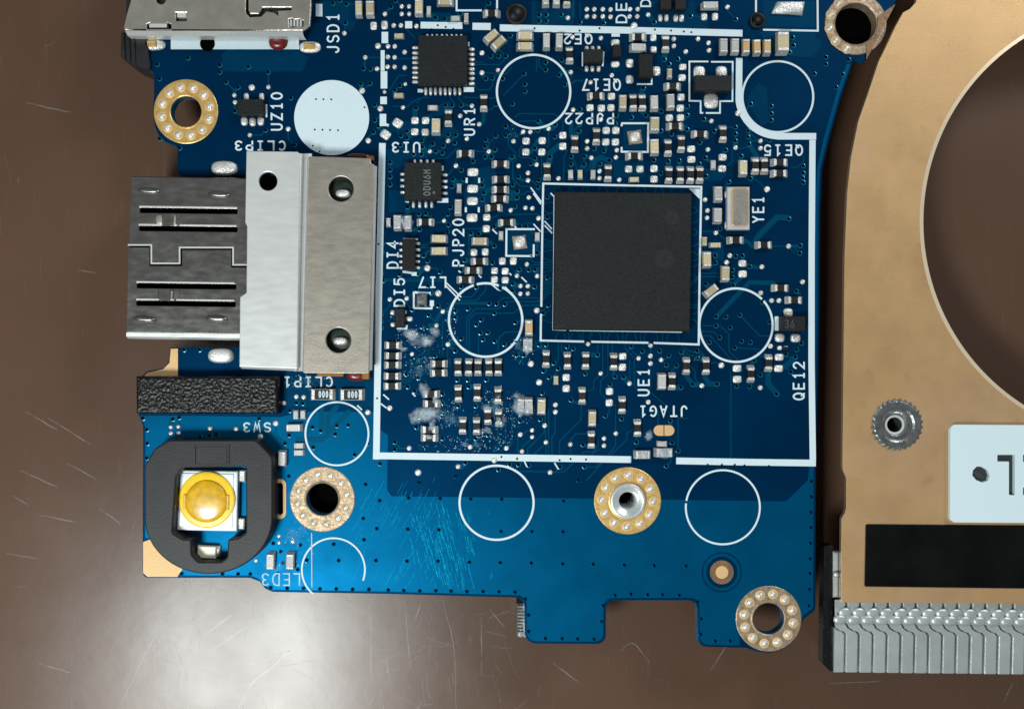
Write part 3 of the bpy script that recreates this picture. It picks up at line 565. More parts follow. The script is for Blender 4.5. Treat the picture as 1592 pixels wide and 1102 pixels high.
# traces: (width, points)
TR = [
 (9, [(1174, 376), (1180, 366), (1208, 338), (1227, 339)]), (6, [(1156, 374), (1162, 376), (1170, 384)]), (7, [(1114, 492), (1165, 439), (1203, 440)]), (7, [(1140, 443), (1152, 431)]),
 (2, [(1091, 506), (1120, 507), (1133, 519), (1133, 545), (1146, 559)]), (2, [(1089, 515), (1109, 516), (1119, 525)]), (2, [(1090, 522), (1104, 522), (1137, 559)]), (2, [(1150, 490), (1181, 522), (1196, 522)]), (2, [(1142, 540.5), (1181, 543)]),
 (2, [(1072, 474), (1089, 474)]), (2, [(1072, 478), (1089, 478)]), (2, [(1072, 442), (1084, 430)]), (2, [(1072, 447), (1086, 433)]), (2, [(1091, 425), (1116, 425)]), (2, [(1091, 430), (1116, 430)]),
 (4.5, [(704, 471.5), (758, 471.5)]), (6, [(704, 471.5), (698, 480), (688, 484), (679, 496), (679, 506)]),
 (2, [(725, 552), (725.5, 494), (739.5, 480), (776, 480), (787, 469), (836, 469), (841, 464)]), (2, [(729.5, 552), (729.5, 496), (739, 487), (798, 487), (813, 475), (839, 474.5)]),
 (2, [(774, 547), (776, 525), (786, 516), (806, 516)]), (2, [(744, 552), (744, 521)]), (2, [(771, 473), (782, 463), (836, 463)]), (2, [(716, 467), (741, 467), (754.5, 452), (756, 442)]), (2, [(716, 462), (733, 462), (742, 452)]),
 (2, [(806, 403), (824, 403), (831, 408.5), (858, 408.5)]), (2, [(820, 419), (828, 412), (858, 412.5)]), (2, [(834, 428), (838, 416.5), (858, 416.5)]),
 (2, [(868, 534), (868, 558), (862, 565)]), (2, [(873, 534), (873, 546), (878, 552)]), (2, [(945, 534), (945, 582), (934, 591), (933, 610), (942, 620)]), (2, [(937, 534), (937, 578), (933, 581)]), (2, [(952, 534), (952, 548)]), (2, [(929, 534), (929, 552)]),
 (2, [(972, 535), (972, 542), (986, 556), (986, 601), (1006, 623)]), (2, [(1011, 538), (1010, 609), (1035, 630)]), (2, [(979, 561), (979, 594)]), (2, [(980, 542), (993, 556)]),
 (2, [(904, 629), (903, 652.5), (875, 680), (870, 686), (870, 706)]), (2, [(957, 628), (957, 692), (946, 706)]), (2, [(986, 666), (975, 673), (975, 682), (950, 707)]), (2, [(933, 582), (923, 592), (923, 604), (917, 607), (911, 607)]),
 (2, [(853, 635), (853, 706)]), (2, [(863, 644), (863, 673), (858, 680), (858, 706)]), (2, [(847, 644), (849, 705)]), (2, [(846, 664), (846, 672), (820, 698), (820, 706)]), (2, [(849, 688), (830, 706)]), (2, [(887, 690), (887, 706)]), (2, [(914, 674), (895, 674), (887, 684), (887, 690)]), (2, [(805, 678), (805, 704)]), (2, [(812, 675), (820, 669), (827, 669)]), (2, [(827, 681), (812, 694), (812, 702)]),
 (2, [(939, 693), (926, 702), (908, 702), (905, 706)]), (2, [(930, 684), (930, 692), (920, 706)]),
 (2, [(1136, 579), (1136, 711)]), (9, [(1194, 579), (1194, 596), (1208, 613)]), (8, [(1095, 584), (1102, 597), (1116, 597)]), (9, [(1236, 556), (1224, 567), (1214, 572)]), (7, [(1066, 584), (1077, 597)]), (8, [(1046, 603), (1058, 603)]), (2, [(1073, 568), (1080, 576), (1081, 590), (1090, 598)]),
 (2, [(800, 183), (808, 177), (862, 178), (868, 183)]), (2, [(808, 189), (834, 189)]), (2, [(799.5, 197), (799.5, 208), (790, 217.6), (790, 226), (802, 239), (802, 249), (797, 254), (797, 279), (808, 289)]), (2, [(870, 184), (875, 190), (875, 206)]), (2, [(882, 234), (877, 245), (876, 284)]), (2, [(842, 242), (842, 276), (845, 284)]), (2, [(853, 201), (853, 226), (850, 230)]), (9, [(869, 227), (855, 238), (854.5, 254)]), (2, [(812, 227), (808, 232), (807, 245), (831, 247)]), (2, [(802, 215), (812, 205)]), (6, [(836, 218), (830, 229), (825, 238)]),
 (2, [(888, 245), (895, 253), (896, 264)]), (2, [(908, 248), (908, 260), (897, 266)]), (2, [(912, 240), (919, 246), (916, 262), (910, 266)]), (8, [(922, 262), (924, 250), (934, 245), (948, 250)]), (7, [(888, 190), (888, 212)]),
 (2, [(798, 270), (798, 278), (809, 290), (825, 290)]), (2, [(793, 303), (813, 303), (818, 298.5), (828, 298.5)]), (2, [(790, 334), (836, 333), (842, 337)]), (2, [(764, 339), (772, 337), (776, 331)]), (2, [(802, 352), (810, 351), (817, 347), (828, 347)]), (7, [(793, 303), (804, 299)]), (6, [(795, 306), (804, 309)]),
 (2, [(722, 355.5), (750, 355.5)]), (3, [(729, 397), (729, 366)]), (2, [(826, 296), (848, 296)]), 
 (2, [(625, 568), (630, 568), (664, 544)]), (2, [(625, 590), (634.5, 590), (639, 584), (639, 569.5), (667, 549)]), (2, [(625, 594), (636, 594), (643, 585), (643, 573), (670, 553)]), (2, [(688, 552), (688, 502), (692, 496)]), (2, [(696, 541), (696, 560)]), (2, [(700, 571), (699, 558)]), (2, [(600, 437), (688, 437)]), (2, [(596, 437), (602, 434), (690, 434)]),
 (2, [(671, 335), (671, 345)]), (2, [(676, 346), (688, 346)]), (2, [(654, 381), (664, 381), (668, 377)]), (2, [(654, 385), (700, 385)]), (7, [(643, 357), (653, 357)]), (6, [(653, 398), (660, 398)]),
 (8, [(500, 628), (500, 668)]), (8, [(524, 632), (510, 648), (509, 676), (499, 683), (463, 683)]), (8, [(542, 640), (512, 672)]), (2, [(428, 660), (430, 678), (442, 686)]),
 (2, [(809, 732), (876, 733.6), (892, 718.6)]), (2, [(911, 747), (936, 720)]), (2, [(908, 726), (926, 726), (936, 718)]), (2, [(710, 700), (732, 682), (730, 655)]), (2, [(766, 701), (774, 692), (774, 664)]), (2, [(770, 701), (786, 686), (786, 656)]), (2, [(778, 701), (796, 688), (796, 640)]),
 (2, [(739, 101), (777, 101), (784, 94)]), (2, [(739, 97), (752, 98)]), (2, [(744, 113), (787, 116), (795, 106)]), (2, [(783, 149), (815, 116)]), (2, [(738, 134), (745, 141), (761, 140), (767, 130)]), (2, [(652, 153), (640, 160), (634, 166), (612, 166)]), (2, [(666, 152), (655, 153), (648, 160)]), (2, [(699, 152), (706, 160)]), (2, [(712, 152), (720, 161), (730, 165)]), (6, [(752, 176), (752, 188), (746, 196)]), (2, [(721, 152), (771, 153)]), (2, [(675, 247), (694, 247), (709, 232), (737, 233), (742, 236), (760, 236)]), (2, [(709, 247), (709, 258), (697, 272)]), (2, [(573, 90), (592, 90)]), (2, [(566, 96), (566, 106)]), (2, [(606, 140), (620, 118), (632, 118)]), (2, [(632, 46), (645, 60)]), (2, [(612, 92), (640, 92), (644, 99)]),
 (3, [(905, 126), (895, 126), (888, 130)]), (2, [(910, 112), (898, 106)]), (2, [(838, 92), (838, 104), (847, 110)]), (2, [(834, 92), (834, 112)]), (2, [(955, 104), (955, 112)]), (5, [(891, 26), (891, 2)]), (2, [(902, 4), (902, 30)]), (2, [(1162, 200), (1166, 206), (1166, 228), (1150, 232)]), (8, [(1165, 226), (1178, 246)]), (2, [(1230, 261), (1240, 260), (1249, 252), (1249, 244)]), (2, [(1170, 278), (1178, 282), (1187, 291)]), (2, [(1138, 235), (1138, 252), (1131, 258)]), (2, [(1200, 383), (1222, 383)]), (2, [(1228, 386), (1236, 394)]), (2, [(1115, 362), (1126, 372)]), (2, [(1092, 360), (1110, 360)]), (6, [(1152, 410), (1176, 416)]),
 (2, [(604, 500), (612, 492)]), (2, [(1105, 565), (1113, 563), (1118, 567)]), (2, [(1062, 540), (1074, 547), (1080, 547)]), (2, [(1063, 544), (1070, 552), (1078, 553)]), (2, [(1090, 546), (1096, 556)]), (2, [(1068, 650), (1054, 650), (1054, 700)]), (2, [(1023, 640), (1023, 660)]), (7, [(1042, 655), (1042, 664)]),
]
for i in range(6):   # fan-out from the big chip
    TR.append((2, [(842, 460 - 5.2 * i + 8), (848, 456 - 4.5 * i + 6), (855, 449 - 4.5 * i + 6), (861, 449 - 4.5 * i + 6)]))
for i, x in enumerate((868, 876, 884, 891, 899, 906, 921, 931, 940, 949, 958, 968, 977, 986, 996, 1005, 1019, 1030, 1041, 1052)):
    TR.append((2, [(x, 517), (x + (-4 if i % 3 == 0 else 3 if i % 3 == 1 else 0), 523), (x + (-4 if i % 3 == 0 else 3 if i % 3 == 1 else 0), 528 + i * .2)]))
for i, y in enumerate((318, 327, 336, 345, 362, 371, 392, 401, 424, 436, 486, 497)):
    TR.append((2, [(845, y), (853, y + (4 if i % 2 else -3)), (861, y + (4 if i % 2 else -3))]))
for i, y in enumerate((322, 332, 347, 356, 366, 383, 392, 406, 415, 428, 455, 488, 497)):
    TR.append((2, [(1073, y), (1079, y), (1085, y + (6 if i % 3 == 0 else -4))]))
for i, x in enumerate((872, 883, 890, 905, 915, 930, 944, 958, 972, 990, 1004, 1018, 1030, 1043, 1060)):
    TR.append((2, [(x, 302), (x, 297), (x + (3 if i % 2 else -3), 291 + i * .1)]))
# every via near a pad is joined to it
targets = [(p[0], p[1]) for p in PADS] + [(d[0], d[1]) for d in TEST_POINTS]
for r in RESISTORS:
    c, s = math.cos(math.radians(r[2])), math.sin(math.radians(r[2]))
    targets += [(r[0] + 10 * c, r[1] - 10 * s), (r[0] - 10 * c, r[1] + 10 * s)]
for r in CAPACITORS:
    c, s = math.cos(math.radians(r[2])), math.sin(math.radians(r[2])); k = r[4] * 0.38
    targets += [(r[0] + k * c, r[1] - k * s), (r[0] - k * c, r[1] + k * s)]
rv = random.Random(3)
for vx, vy in VIAS:
    if vy > 730: continue
    best = min(targets, key=lambda t: (t[0] - vx) ** 2 + (t[1] - vy) ** 2); dd = math.hypot(best[0] - vx, best[1] - vy)
    if dd < 27:
        w = rv.choice((2.2, 2.2, 5, 8)) if dd < 20 else 2.2
        dx, dy = best[0] - vx, best[1] - vy; m = min(abs(dx), abs(dy))
        mid = (vx + math.copysign(m, dx), vy + math.copysign(m, dy))
        TR.append((w, [(vx, vy), mid, best] if m > 2 and math.hypot(mid[0] - best[0], mid[1] - best[1]) > 3 else [(vx, vy), best]))
tb_ = MB()
for i, (w, pts) in enumerate(TR):
    tb_.ribbon([XY(x, y) for x, y in pts], w * S, Z_TRACE + (i % 41) * 0.00003)
tr = tb_.build('trace', 'mask_over_trace', board, flat=True); tr['kind'] = 'stuff'
vb = MB()
for i, (x, y) in enumerate(VIAS):
    X, Y = XY(x, y); big = 1.0 if y < 735 else 0.85
    vb.annulus(X, Y, 2.5 * S * big, 3.7 * S * big, Z_VIA - .001, 10, mi=0 if y < 735 else 2, zi=Z_VIA + .0006)
    vb.disc(X - .002, Y + .002, 2.9 * S * big, Z_VIA + .0009, 10, mi=1)
vo = vb.build('via', ['via_rim', 'via_dark', 'mask_over_copper'], board, flat=True); vo['kind'] = 'stuff'
# ---------------------------------------------------------------- silkscreen print
def arc(cx, cy, rx, ry, a0, a1, n=8):
    return [(cx + rx * math.cos(math.radians(a0 + (a1 - a0) * i / n)), cy + ry * math.sin(math.radians(a0 + (a1 - a0) * i / n))) for i in range(n + 1)]
GLYPH = {
    '0': [arc(2, 3, 2, 3, 90, 450, 16)], 'O': [arc(2, 3, 2, 3, 90, 450, 16)],
    'Q': [arc(2, 3, 2.1, 3, 90, 450, 16), [(2.4, 1.4), (3.9, -0.1)]],
    '1': [[(1, 4.9), (2.2, 6), (2.2, 0)], [(1, 0), (3.4, 0)]],
    '2': [arc(2, 4.2, 1.9, 1.8, 165, -25, 9) + [(0.1, 0), (4, 0)]],
    '3': [arc(1.9, 4.55, 1.8, 1.45, 150, -90, 9), arc(1.9, 1.55, 1.95, 1.55, 90, -150, 9)],
    '4': [[(3, 0), (3, 6), (0, 1.8), (4.2, 1.8)]],
    '5': [[(3.7, 6), (0.5, 6), (0.3, 3.3)] + arc(1.9, 1.95, 2.0, 1.95, 120, -145, 10)],
    '6': [[(3.2, 6), (1.2, 4.1)] + arc(2, 1.9, 1.95, 1.9, 150, -210, 14)],
    '7': [[(0.1, 6), (4, 6), (1.5, 0)]],
    'A': [[(0, 0), (2, 6), (4, 0)], [(0.8, 2), (3.2, 2)]],
    'B': [[(0, 0), (0, 6)] + arc(2.2, 4.6, 1.6, 1.4, 90, -90, 7) + [(0, 3.2)], [(1, 3.2)] + arc(2.2, 1.6, 1.8, 1.6, 90, -90, 7) + [(0, 0)]],
    'C': [arc(2.2, 3, 2.1, 3, 50, 310, 12)], 'D': [[(0, 0), (0, 6), (1.6, 6)] + arc(1.6, 3, 2.4, 3, 80, -80, 10) + [(1.6, 0), (0, 0)]],
    'E': [[(3.8, 6), (0.2, 6), (0.2, 0), (3.8, 0)], [(0.2, 3.1), (3.2, 3.1)]],
    'G': [arc(2.2, 3, 2.1, 3, 50, 330, 12) + [(4.1, 2.7), (2.5, 2.7)]],
    'I': [[(2, 0), (2, 6)], [(0.7, 6), (3.3, 6)], [(0.7, 0), (3.3, 0)]],
    'J': [[(3.6, 6), (3.6, 1.9)] + arc(1.9, 1.9, 1.7, 1.9, -10, -165, 8)],
    'L': [[(0.4, 6), (0.4, 0), (3.9, 0)]], 'M': [[(0, 0), (0, 6), (2, 2.6), (4, 6), (4, 0)]],
    'P': [[(0.2, 0), (0.2, 6), (2.2, 6)] + arc(2.2, 4.4, 1.8, 1.6, 80, -80, 8) + [(2.2, 2.8), (0.2, 2.8)]],
    'R': [[(0.2, 0), (0.2, 6), (2.2, 6)] + arc(2.2, 4.5, 1.8, 1.5, 80, -80, 8) + [(2.2, 3), (0.2, 3)], [(2.1, 3), (4, 0)]],
    'S': [arc(2, 4.5, 1.85, 1.5, 35, 270, 10) + arc(2, 1.5, 1.95, 1.5, 80, -150, 10)],
    'T': [[(2, 0), (2, 6)], [(0, 6), (4, 6)]], 'U': [[(0.1, 6), (0.1, 2)] + arc(2, 2, 1.9, 2, 190, 350, 9) + [(3.9, 2), (3.9, 6)]],
    'W': [[(0, 6), (0.9, 0), (2, 4), (3.1, 0), (4, 6)]], 'Y': [[(0, 6), (2, 3), (4, 6)], [(2, 3), (2, 0)]],
    'Z': [[(0.1, 6), (3.9, 6), (0.1, 0), (3.9, 0)]],
}
def lettering(name, txt, x0, y0, x1, y1, rot, w, z, matname, parent, fill=0.74):
    """strokes of a word inside a plan box; rot 0 reads right, 90 reads up, 180 reads left"""
    b = MB(); n = len(txt)
    adv, hgt = ((x1 - x0), (y1 - y0)) if rot in (0, 180) else ((y1 - y0), (x1 - x0))
    cell = adv / (n - 1 + fill) if n > 1 else adv / fill
    gw = cell * fill
    for i, ch in enumerate(txt):
        for k, st in enumerate(GLYPH[ch]):
            pts = []
            for gx, gy in st:
                a = i * cell + (w / 2) + gx / 4 * (gw - w); u = w / 2 + gy / 6 * (hgt - w)
                if rot == 0: p = (x0 + a, y1 - u)
                elif rot == 90: p = (x1 - u, y1 - a)
                else: p = (x1 - a, y0 + u)
                pts.append(XY(*p, max(z, 0) if z > 0.02 else 0))
            closed = len(pts) > 8 and (Vector(pts[0]) - Vector(pts[-1])).length < 1e-4
            if closed: pts = pts[:-1]
            b.ribbon(pts, w * S, z + 0.0003 * k, closed=closed)
    return b.build(name, matname, parent, flat=True)
for t in [('JSD1', 508, 22, 528, 84, 90), ('UZ10', 421, 144, 440, 204, 90), ('CLIP3', 365, 219, 445, 235, 180), ('UI3', 609, 221, 654, 238, 180), ('UR1', 721, 168, 739, 212, 90),
          ('QE2', 876, 53, 921, 70, 180), ('QE17', 905, 123, 965, 142, 180), ('DE2', 957, -14, 975, 37, 90), ('D', 995, -1, 1012, 12, 90), ('PJP22', 878, 176, 955, 194, 180),
          ('QE15', 1187, 225, 1248, 243, 180), ('YE1', 1169, 306, 1188, 347, 90), ('PJP20', 703, 340, 722, 415, 90), ('DI4', 601, 375, 620, 418, 90), ('DI5', 612, 432, 630, 477, 90),
          ('LI7', 651, 430, 695, 448, 180), ('QE12', 1232, 562, 1251, 622, 90), ('UE1', 991, 573, 1010, 616, 90), ('JTAG1', 994, 630, 1069, 648, 180), ('SW3', 378, 656, 422, 672, 180),
          ('CLIP1', 441, 585, 518, 602, 180)]:
    lettering('printed_lettering', *t, 2.7, Z_SILK, 'silk', board)
lettering('printed_lettering', 'LED3', 407, 890, 468, 910, 180, 2.2, Z_SILK, 'silk_faint', board)

def ring_line(cx, cy, r, w, a0=0, a1=360, m='silk', gaps=()):
    b = MB(); X, Y = XY(cx, cy)
    spans = [(a0, a1)]
    for g0, g1 in gaps:
        new = []
        for s0, s1 in spans:
            if s0 < g0 < s1: new += [(s0, g0), (g1, s1)]
            else: new.append((s0, s1))
        spans = new
    for s0, s1 in spans:
        b.annulus(X, Y, (r - w / 2) * S, (r + w / 2) * S, Z_SILK, max(6, int((s1 - s0) / 4)), math.radians(s0), math.radians(s1))
    return b.build('printed_ring', m, board, flat=True)
ring_line(829.5, 143, 57, 3.4); ring_line(1209, 151, 55, 3.2); ring_line(755, 497.5, 57, 3.6, 50, 410, gaps=((63, 69), (104, 109), (323, 326)))
ring_line(1144, 505.5, 57, 3.4, 0, 360, gaps=((41, 45),)); ring_line(772, 781, 57.5, 3.4, 5, 365); ring_line(1123.5, 788, 57.5, 3, 0, 360, gaps=((170, 174),))
ring_line(524, 674, 49, 2.8); ring_line(518.5, 885, 49, 2.6, -20, 230)
STRIPS = [0]
def strip(pts, w, m='silk', name='printed_line', closed=False):
    STRIPS[0] += 1
    b = MB(); b.ribbon([XY(*p) for p in pts], w * S, Z_SILK + 0.0006 + (STRIPS[0] % 12) * .00007, caps=False, closed=closed); return b.build(name, m, board, flat=True)
d_ = MB(); d_.disc(*XY(515.8, 183.5), 58.3 * S, Z_SILK, 64)
spot = d_.build('printed_spot', 'silk', board, flat=True)
hb = MB()
for x, y in [(491.5, 154.8), (503, 155), (515.2, 155.3), (501.5, 202.4), (513.5, 202.8), (525.8, 203.2), (489.7, 202.2), (486.7, 227), (497.2, 236.2), (567, 167.5)]:
    hb.disc(*XY(x, y), 1.5 * S, Z_SILK + .001, 8)
for x, y in [(831, 45), (901, 48.6), (932, 45), (680.7, 40.3), (693, 43), (671, 46.5), (705, 46), (831, 45), (1018, 47), (1043, 48.5), (1063, 50), (1074.5, 51), (588.5, 379.6), (586.5, 619), (804, 713), (870, 715), (887, 713), (911, 714), (779.5, 709.8), (803.8, 712.5), (1100, 722), (1122, 722), (1142, 722), (1157, 723), (1195, 724)]:
    hb.disc(*XY(x, y), 1.7 * S, Z_SILK + .0016, 8)
pin_holes = hb.build('pin_hole', 'via_dark', board, flat=True); pin_holes['kind'] = 'stuff'
strip([(594.7, 223), (589, 460), (585.2, 713.8)], 10.3)
strip([(580, 708), (780, 711), (981, 714)], 10.4); strip([(1051, 716), (1160, 718), (1268, 719.5)], 10.4)
strip([(1263.3, 714.2), (1261.2, 560), (1261.4, 400), (1262.8, 218)], 9.8)
strip([(1268.5, 212.5), (1209, 212.5)] + [(1209 + 61 * math.cos(math.radians(a)), 151 + 61 * math.sin(math.radians(a))) for a in range(95, 181, 8)] + [(1148.5, 140), (1149, 91)], 10.2)
strip([(777, 44.2), (960, 47.6), (1154, 52.6)], 10.6); strip([(654, 40), (719, 40.8)], 10.4); strip([(734.6, 41.8), (763, 42.3)], 11)
strip([(957, 53), (957, 58)], 13)
for x0, y0, x1, y1 in [(491.3, 7, 501.5, 26.6), (630, 34, 641, 45), (654, 34.8, 641.5, 34.8), (593.4, 50.4, 603.6, 68), (592, 79, 598.2, 111), (592, 111.6, 602.3, 138.4), (591.4, 151, 601.6, 162.7), (590.5, 177.7, 600.6, 196.7)]:
    if y1 > y0: strip([((x0 + x1) / 2, y0), ((x0 + x1) / 2, y1)], x1 - x0)
strip([(600, 194), (604.5, 196)], 4)
strip([(709.8, -10), (710, 17.2), (749, 17.2)], 3); strip([(773, -10), (772.7, 16)], 3)
strip([(1175, -10), (1175, 20)], 3); strip([(1186, 47.2), (1271, 48.8), (1270.5, -10)], 3)
strip([(1101, 96.5), (1071.5, 96.5), (1071.5, 157.5), (1089, 157.8), (1089, 176.2), (1093, 176.2)], 2.6)
strip([(1105, 97), (1138.8, 97), (1138.4, 158), (1119.2, 158), (1119, 176.4), (1097, 176.4)], 2.6)
strip([(966, 197), (967, 192.3), (1007.6, 192.3), (1007, 236.8), (966.3, 236.4), (966.3, 229)], 3)
strip([(831.5, 356.6), (787.4, 356.6), (787, 398), (829.6, 398.4), (829.8, 380)], 3); strip([(801, 352), (802.5, 357)], 2.5)
strip([(1016, 533), (1086, 535.5), (1087.5, 420), (1090, 291), (960, 288.4), (844.5, 285.8), (843, 360), (841.6, 477)], 3.2); strip([(841, 488), (840.5, 529.3), (908, 531)], 3.2); strip([(919, 531.2), (1008, 532.8)], 3.2)
strip([(862, 304), (861.3, 420), (860.2, 512), (880, 512.8)], 3); strip([(885, 513), (1060, 515.8)], 3)
tri = MB(); tri.face([(*XY(*p), Z_SILK + .0005) for p in ((1071, 294), (1088, 294), (1087.7, 310))]); tri.build('printed_mark', 'silk', board, flat=True)
for a, b_ in [((825, 292), (842, 315)), ((829, 301), (841, 318)), ((765.5, 357), (773, 364)), ((829.5, 348.5), (841, 361)), ((846.5, 344), (858, 356.5)), ((846.5, 350.5), (858.5, 363)), ((856, 300.5), (861, 306)), ((692, 438), (717, 462)), ((693, 444), (715, 467)),
              ((764, 442), (775, 451)), ((785, 446), (791, 452)), ((810.5, 431), (819, 439)), ((744, 428), (748.5, 432)), ((713, 421), (716, 424)), ((592, 627), (601, 634)), ((596, 613), (605, 621)), ((641, 611), (646, 616)), ((824, 396.5), (828, 400)), ((555.5, 630), (563, 637)), ((815, 716), (819, 725)), ((862, 719), (868, 729)), ((792, 425), (795, 428))]:
    strip([a, b_], 2.2)
for x, y in [(725.6, 281), (745, 281), (724.3, 326.5), (744.4, 326.5)]: strip([(x, y - 4), (x, y + 4)], 3.2)
strip([(643.5, 479.5), (643.5, 455), (670, 455.6)], 3); strip([(643.5, 479), (671, 479.6), (672.5, 471)], 3); strip([(671.5, 467), (671.5, 476)], 6.5)
strip([(627, 372), (650, 372.3)], 2.6); strip([(626, 422.5), (640, 424.5), (648, 425)], 3.4); strip([(640, 427), (648, 427)], 4)
strip([(630.5, 483), (630.5, 488)], 4); strip([(617, 511), (632, 511), (632.5, 505)], 2.8); strip([(990, 131.6), (1013, 131.6), (1013, 122)], 2.4)
strip([(905.3, 82), (905.3, 104)], 2); strip([(938.5, 81), (936.7, 104)], 2.6); strip([(964.6, 76), (964.6, 90)], 2); strip([(414.6, 163), (414.6, 183)], 2.6)
strip([(1207, 492), (1207, 514)], 6); strip([(652, 139), (652, 142), (658, 142)], 5); strip([(721, 140), (737, 140)], 7.5); strip([(729, 66), (729, 73)], 2.6)
strip([(680, 312), (697, 312)], 7); strip([(630.5, 312), (636, 314)], 5); strip([(688.5, 258), (688.5, 266)], 3); strip([(484.8, 828), (485.2, 912)], 1.6, 'silk_faint')
strip([(266, 68), (465, 68)], 19)                       # white outline bar under the card slot

# ---------------------------------------------------------------- soldered parts: shared meshes
CACHE = {}
def pad_mesh(w, h, m='solder', z=2.2, p=4.0):
    k = ('pad', w, h, m, z, p)
    if k not in CACHE:
        b = MB(); b.dome(w * S, h * S, z * S, p, 16); CACHE[k] = b.mesh('solder_pad', m, smooth=True)
    return CACHE[k]
def terminal_mesh(L, W, H, cap, ext, m='tin'):
    """end cap with its solder fillet, pointing along +x"""
    k = ('term', L, W, H, cap, ext, m)
    if k not in CACHE:
        b = MB(); e = L / 2; x0 = e - ext - cap
        prof = [(x0, 0.0, 0.94), (x0, H, 0.94), (e - ext - 0.9, H, 0.97), (e - ext - 0.1, H * .86, 1.0), (e - ext * .55, H * .42, 1.03), (e, 0.5, 0.92), (e, 0.0, 0.92)]
        secs = []
        for x, z, wf in prof:
            h = W / 2 * wf
            secs.append((x * S, h * S, z * S))
        rows = []
        for x, h, z in secs:
            r = 0.9 * S if z > 1.0 * S else 0
            rows.append([(x, -h, max(0, z - r)), (x, -h + r * 1.1, z), (x, h - r * 1.1, z), (x, h, max(0, z - r))])
        b.loft(rows, closed=False, cap1=False)
        for sgn, idx in ((-1, 0), (1, 3)):       # the two flanks
            pts = [r[idx] for r in rows[1:-1]]
            for q in range(len(pts) - 1):
                a, c = pts[q], pts[q + 1]
                b.face([a, c, (c[0], c[1], 0), (a[0], a[1], 0)])
        me = b.mesh('terminal', [m, 'solder_dull_shaded'])
        for p in me.polygons:
            if abs(p.normal.z) < 0.85: p.material_index = 1  # steep faces get darker solder, their shade put into the colour
        CACHE[k] = me
    return CACHE[k]
def body_mesh(L, W, H, m, top=None):
    k = ('body', L, W, H, m, top)
    if k not in CACHE:
        b = MB(); b.box(-L / 2 * S, -W / 2 * S, 0, L / 2 * S, W / 2 * S, H * S, ch=0.6 * S, mi=0, top=1 if top else 0)
        CACHE[k] = b.mesh('body', [m, top] if top else m)
    return CACHE[k]
def put_child(name, me, parent, loc=(0, 0, 0), ang=0):
    o = bpy.data.objects.new(name, me); link(o, parent); o.location = loc; o.rotation_euler = (0, 0, math.radians(ang)); return o
rr = random.Random(11)
def jig(a): return a + rr.uniform(-1.6, 1.6)
for x, y, a in RESISTORS:
    H = 7.0
    o = inst('resistor', body_mesh(14.0, 11.0, H - .25, 'overcoat'), board, x, y, jig(a))
    t = terminal_mesh(27.4, 11.6, H, 4.9, 3.4)
    put_child('terminal', t, o); put_child('terminal', t, o, ang=180)
CM = {'t': 'ceramic_tan', 'w': 'ceramic_grey', 'b': 'ceramic_brown', 'f': 'ceramic_flux'}
for x, y, a, c, L, W in CAPACITORS:
    H = 10.5 if L > 22 else 6.5
    if L > 32: H = 15
    cap = L * 0.15 if c != 'w' else L * 0.12; ext = L * 0.085
    o = inst('capacitor', body_mesh(L - 2 * (cap + ext), W - .8, H - .35, CM[c]), board, x, y, jig(a))
    t = terminal_mesh(L, W, H, cap, ext, 'tin' if c != 'f' else 'solder_dull_shaded')
    put_child('terminal', t, o); put_child('terminal', t, o, ang=180)
for x, y, w, h, a in PADS:
    inst('solder_pad', pad_mesh(w, h), board, x, y, jig(a))
for x, y, d in TEST_POINTS:
    inst('test_point', pad_mesh(d, d, 'solder', 3.0, 2.2), board, x, y, rr.uniform(0, 90))

def chip(name, x0, y0, x1, y1, h, m, pins=(), label=None, mark=None, ang=0, z0=0.8):
    """package body given by its plan box; pins are (x, y, w, h)"""
    cx, cy = (x0 + x1) / 2, (y0 + y1) / 2; w, d = x1 - x0, y1 - y0
    b = MB(); b.box(-w / 2 * S, -d / 2 * S, z0 * S, w / 2 * S, d / 2 * S, h * S, ch=0.9 * S)
    o = inst(name, b.mesh(name, m), board, cx, cy, ang)
    if label: o['label'] = label
    for px, py, pw, ph in pins:
        put_child('pin', pad_mesh(pw, ph, 'solder', 3.2, 3.0), o, ((px - cx) * S, (cy - py) * S, 0))
    return o
# square controller near the top
qp = [(650 - 5 + 1, y, 11, 5.2) for y in (74.9, 83, 90.5, 98, 106, 113.4, 121, 128)] + [(733, y, 11, 5.2) for y in (77.6, 85.5, 93.3, 100.7, 108.2, 115, 123, 130.7)] + \
     [(x, 58.4, 4.6, 10) for x in (664.2, 671.6, 679.2, 687, 694.5, 702, 709.4, 717)] + [(x, 142.5, 5.2, 13) for x in (662.2, 669.7, 677.2, 685, 692.4, 699.6, 707.4, 715)]
chip('chip', 652, 61, 727, 136, 16, 'chip', qp)
# marked audio chip
up = [(627, y, 10, 5) for y in (271, 280.2, 289.7, 299.3)] + [(691.5, y, 10, 5) for y in (272.5, 282.4, 291.5, 301)] + [(x, 253, 5, 10) for x in (644.7, 654.2, 664, 673.3)] + [(x, 318.5, 5.4, 11) for x in (643, 652.8, 662.4, 671.5)]
uo = chip('chip', 630, 256, 687, 313.5, 15, 'chip', up)
def on_chip(o, *a, **k):
    q = lettering(*a, **k); q.parent = o; q.location = Vector(q.location) - o.location; return q
on_chip(uo, 'chip_marking', '0DU6M', 658, 264, 669.5, 304.5, 90, 1.5, 15.2 * S, 'chip_mark', None)
db = MB(); db.annulus(*[v * 1 for v in XY(676, 302.4)], 0.8 * S, 2.0 * S, 15.2 * S, 12); q = db.build('chip_dot', 'chip_mark', uo, flat=True); q.location = -uo.location
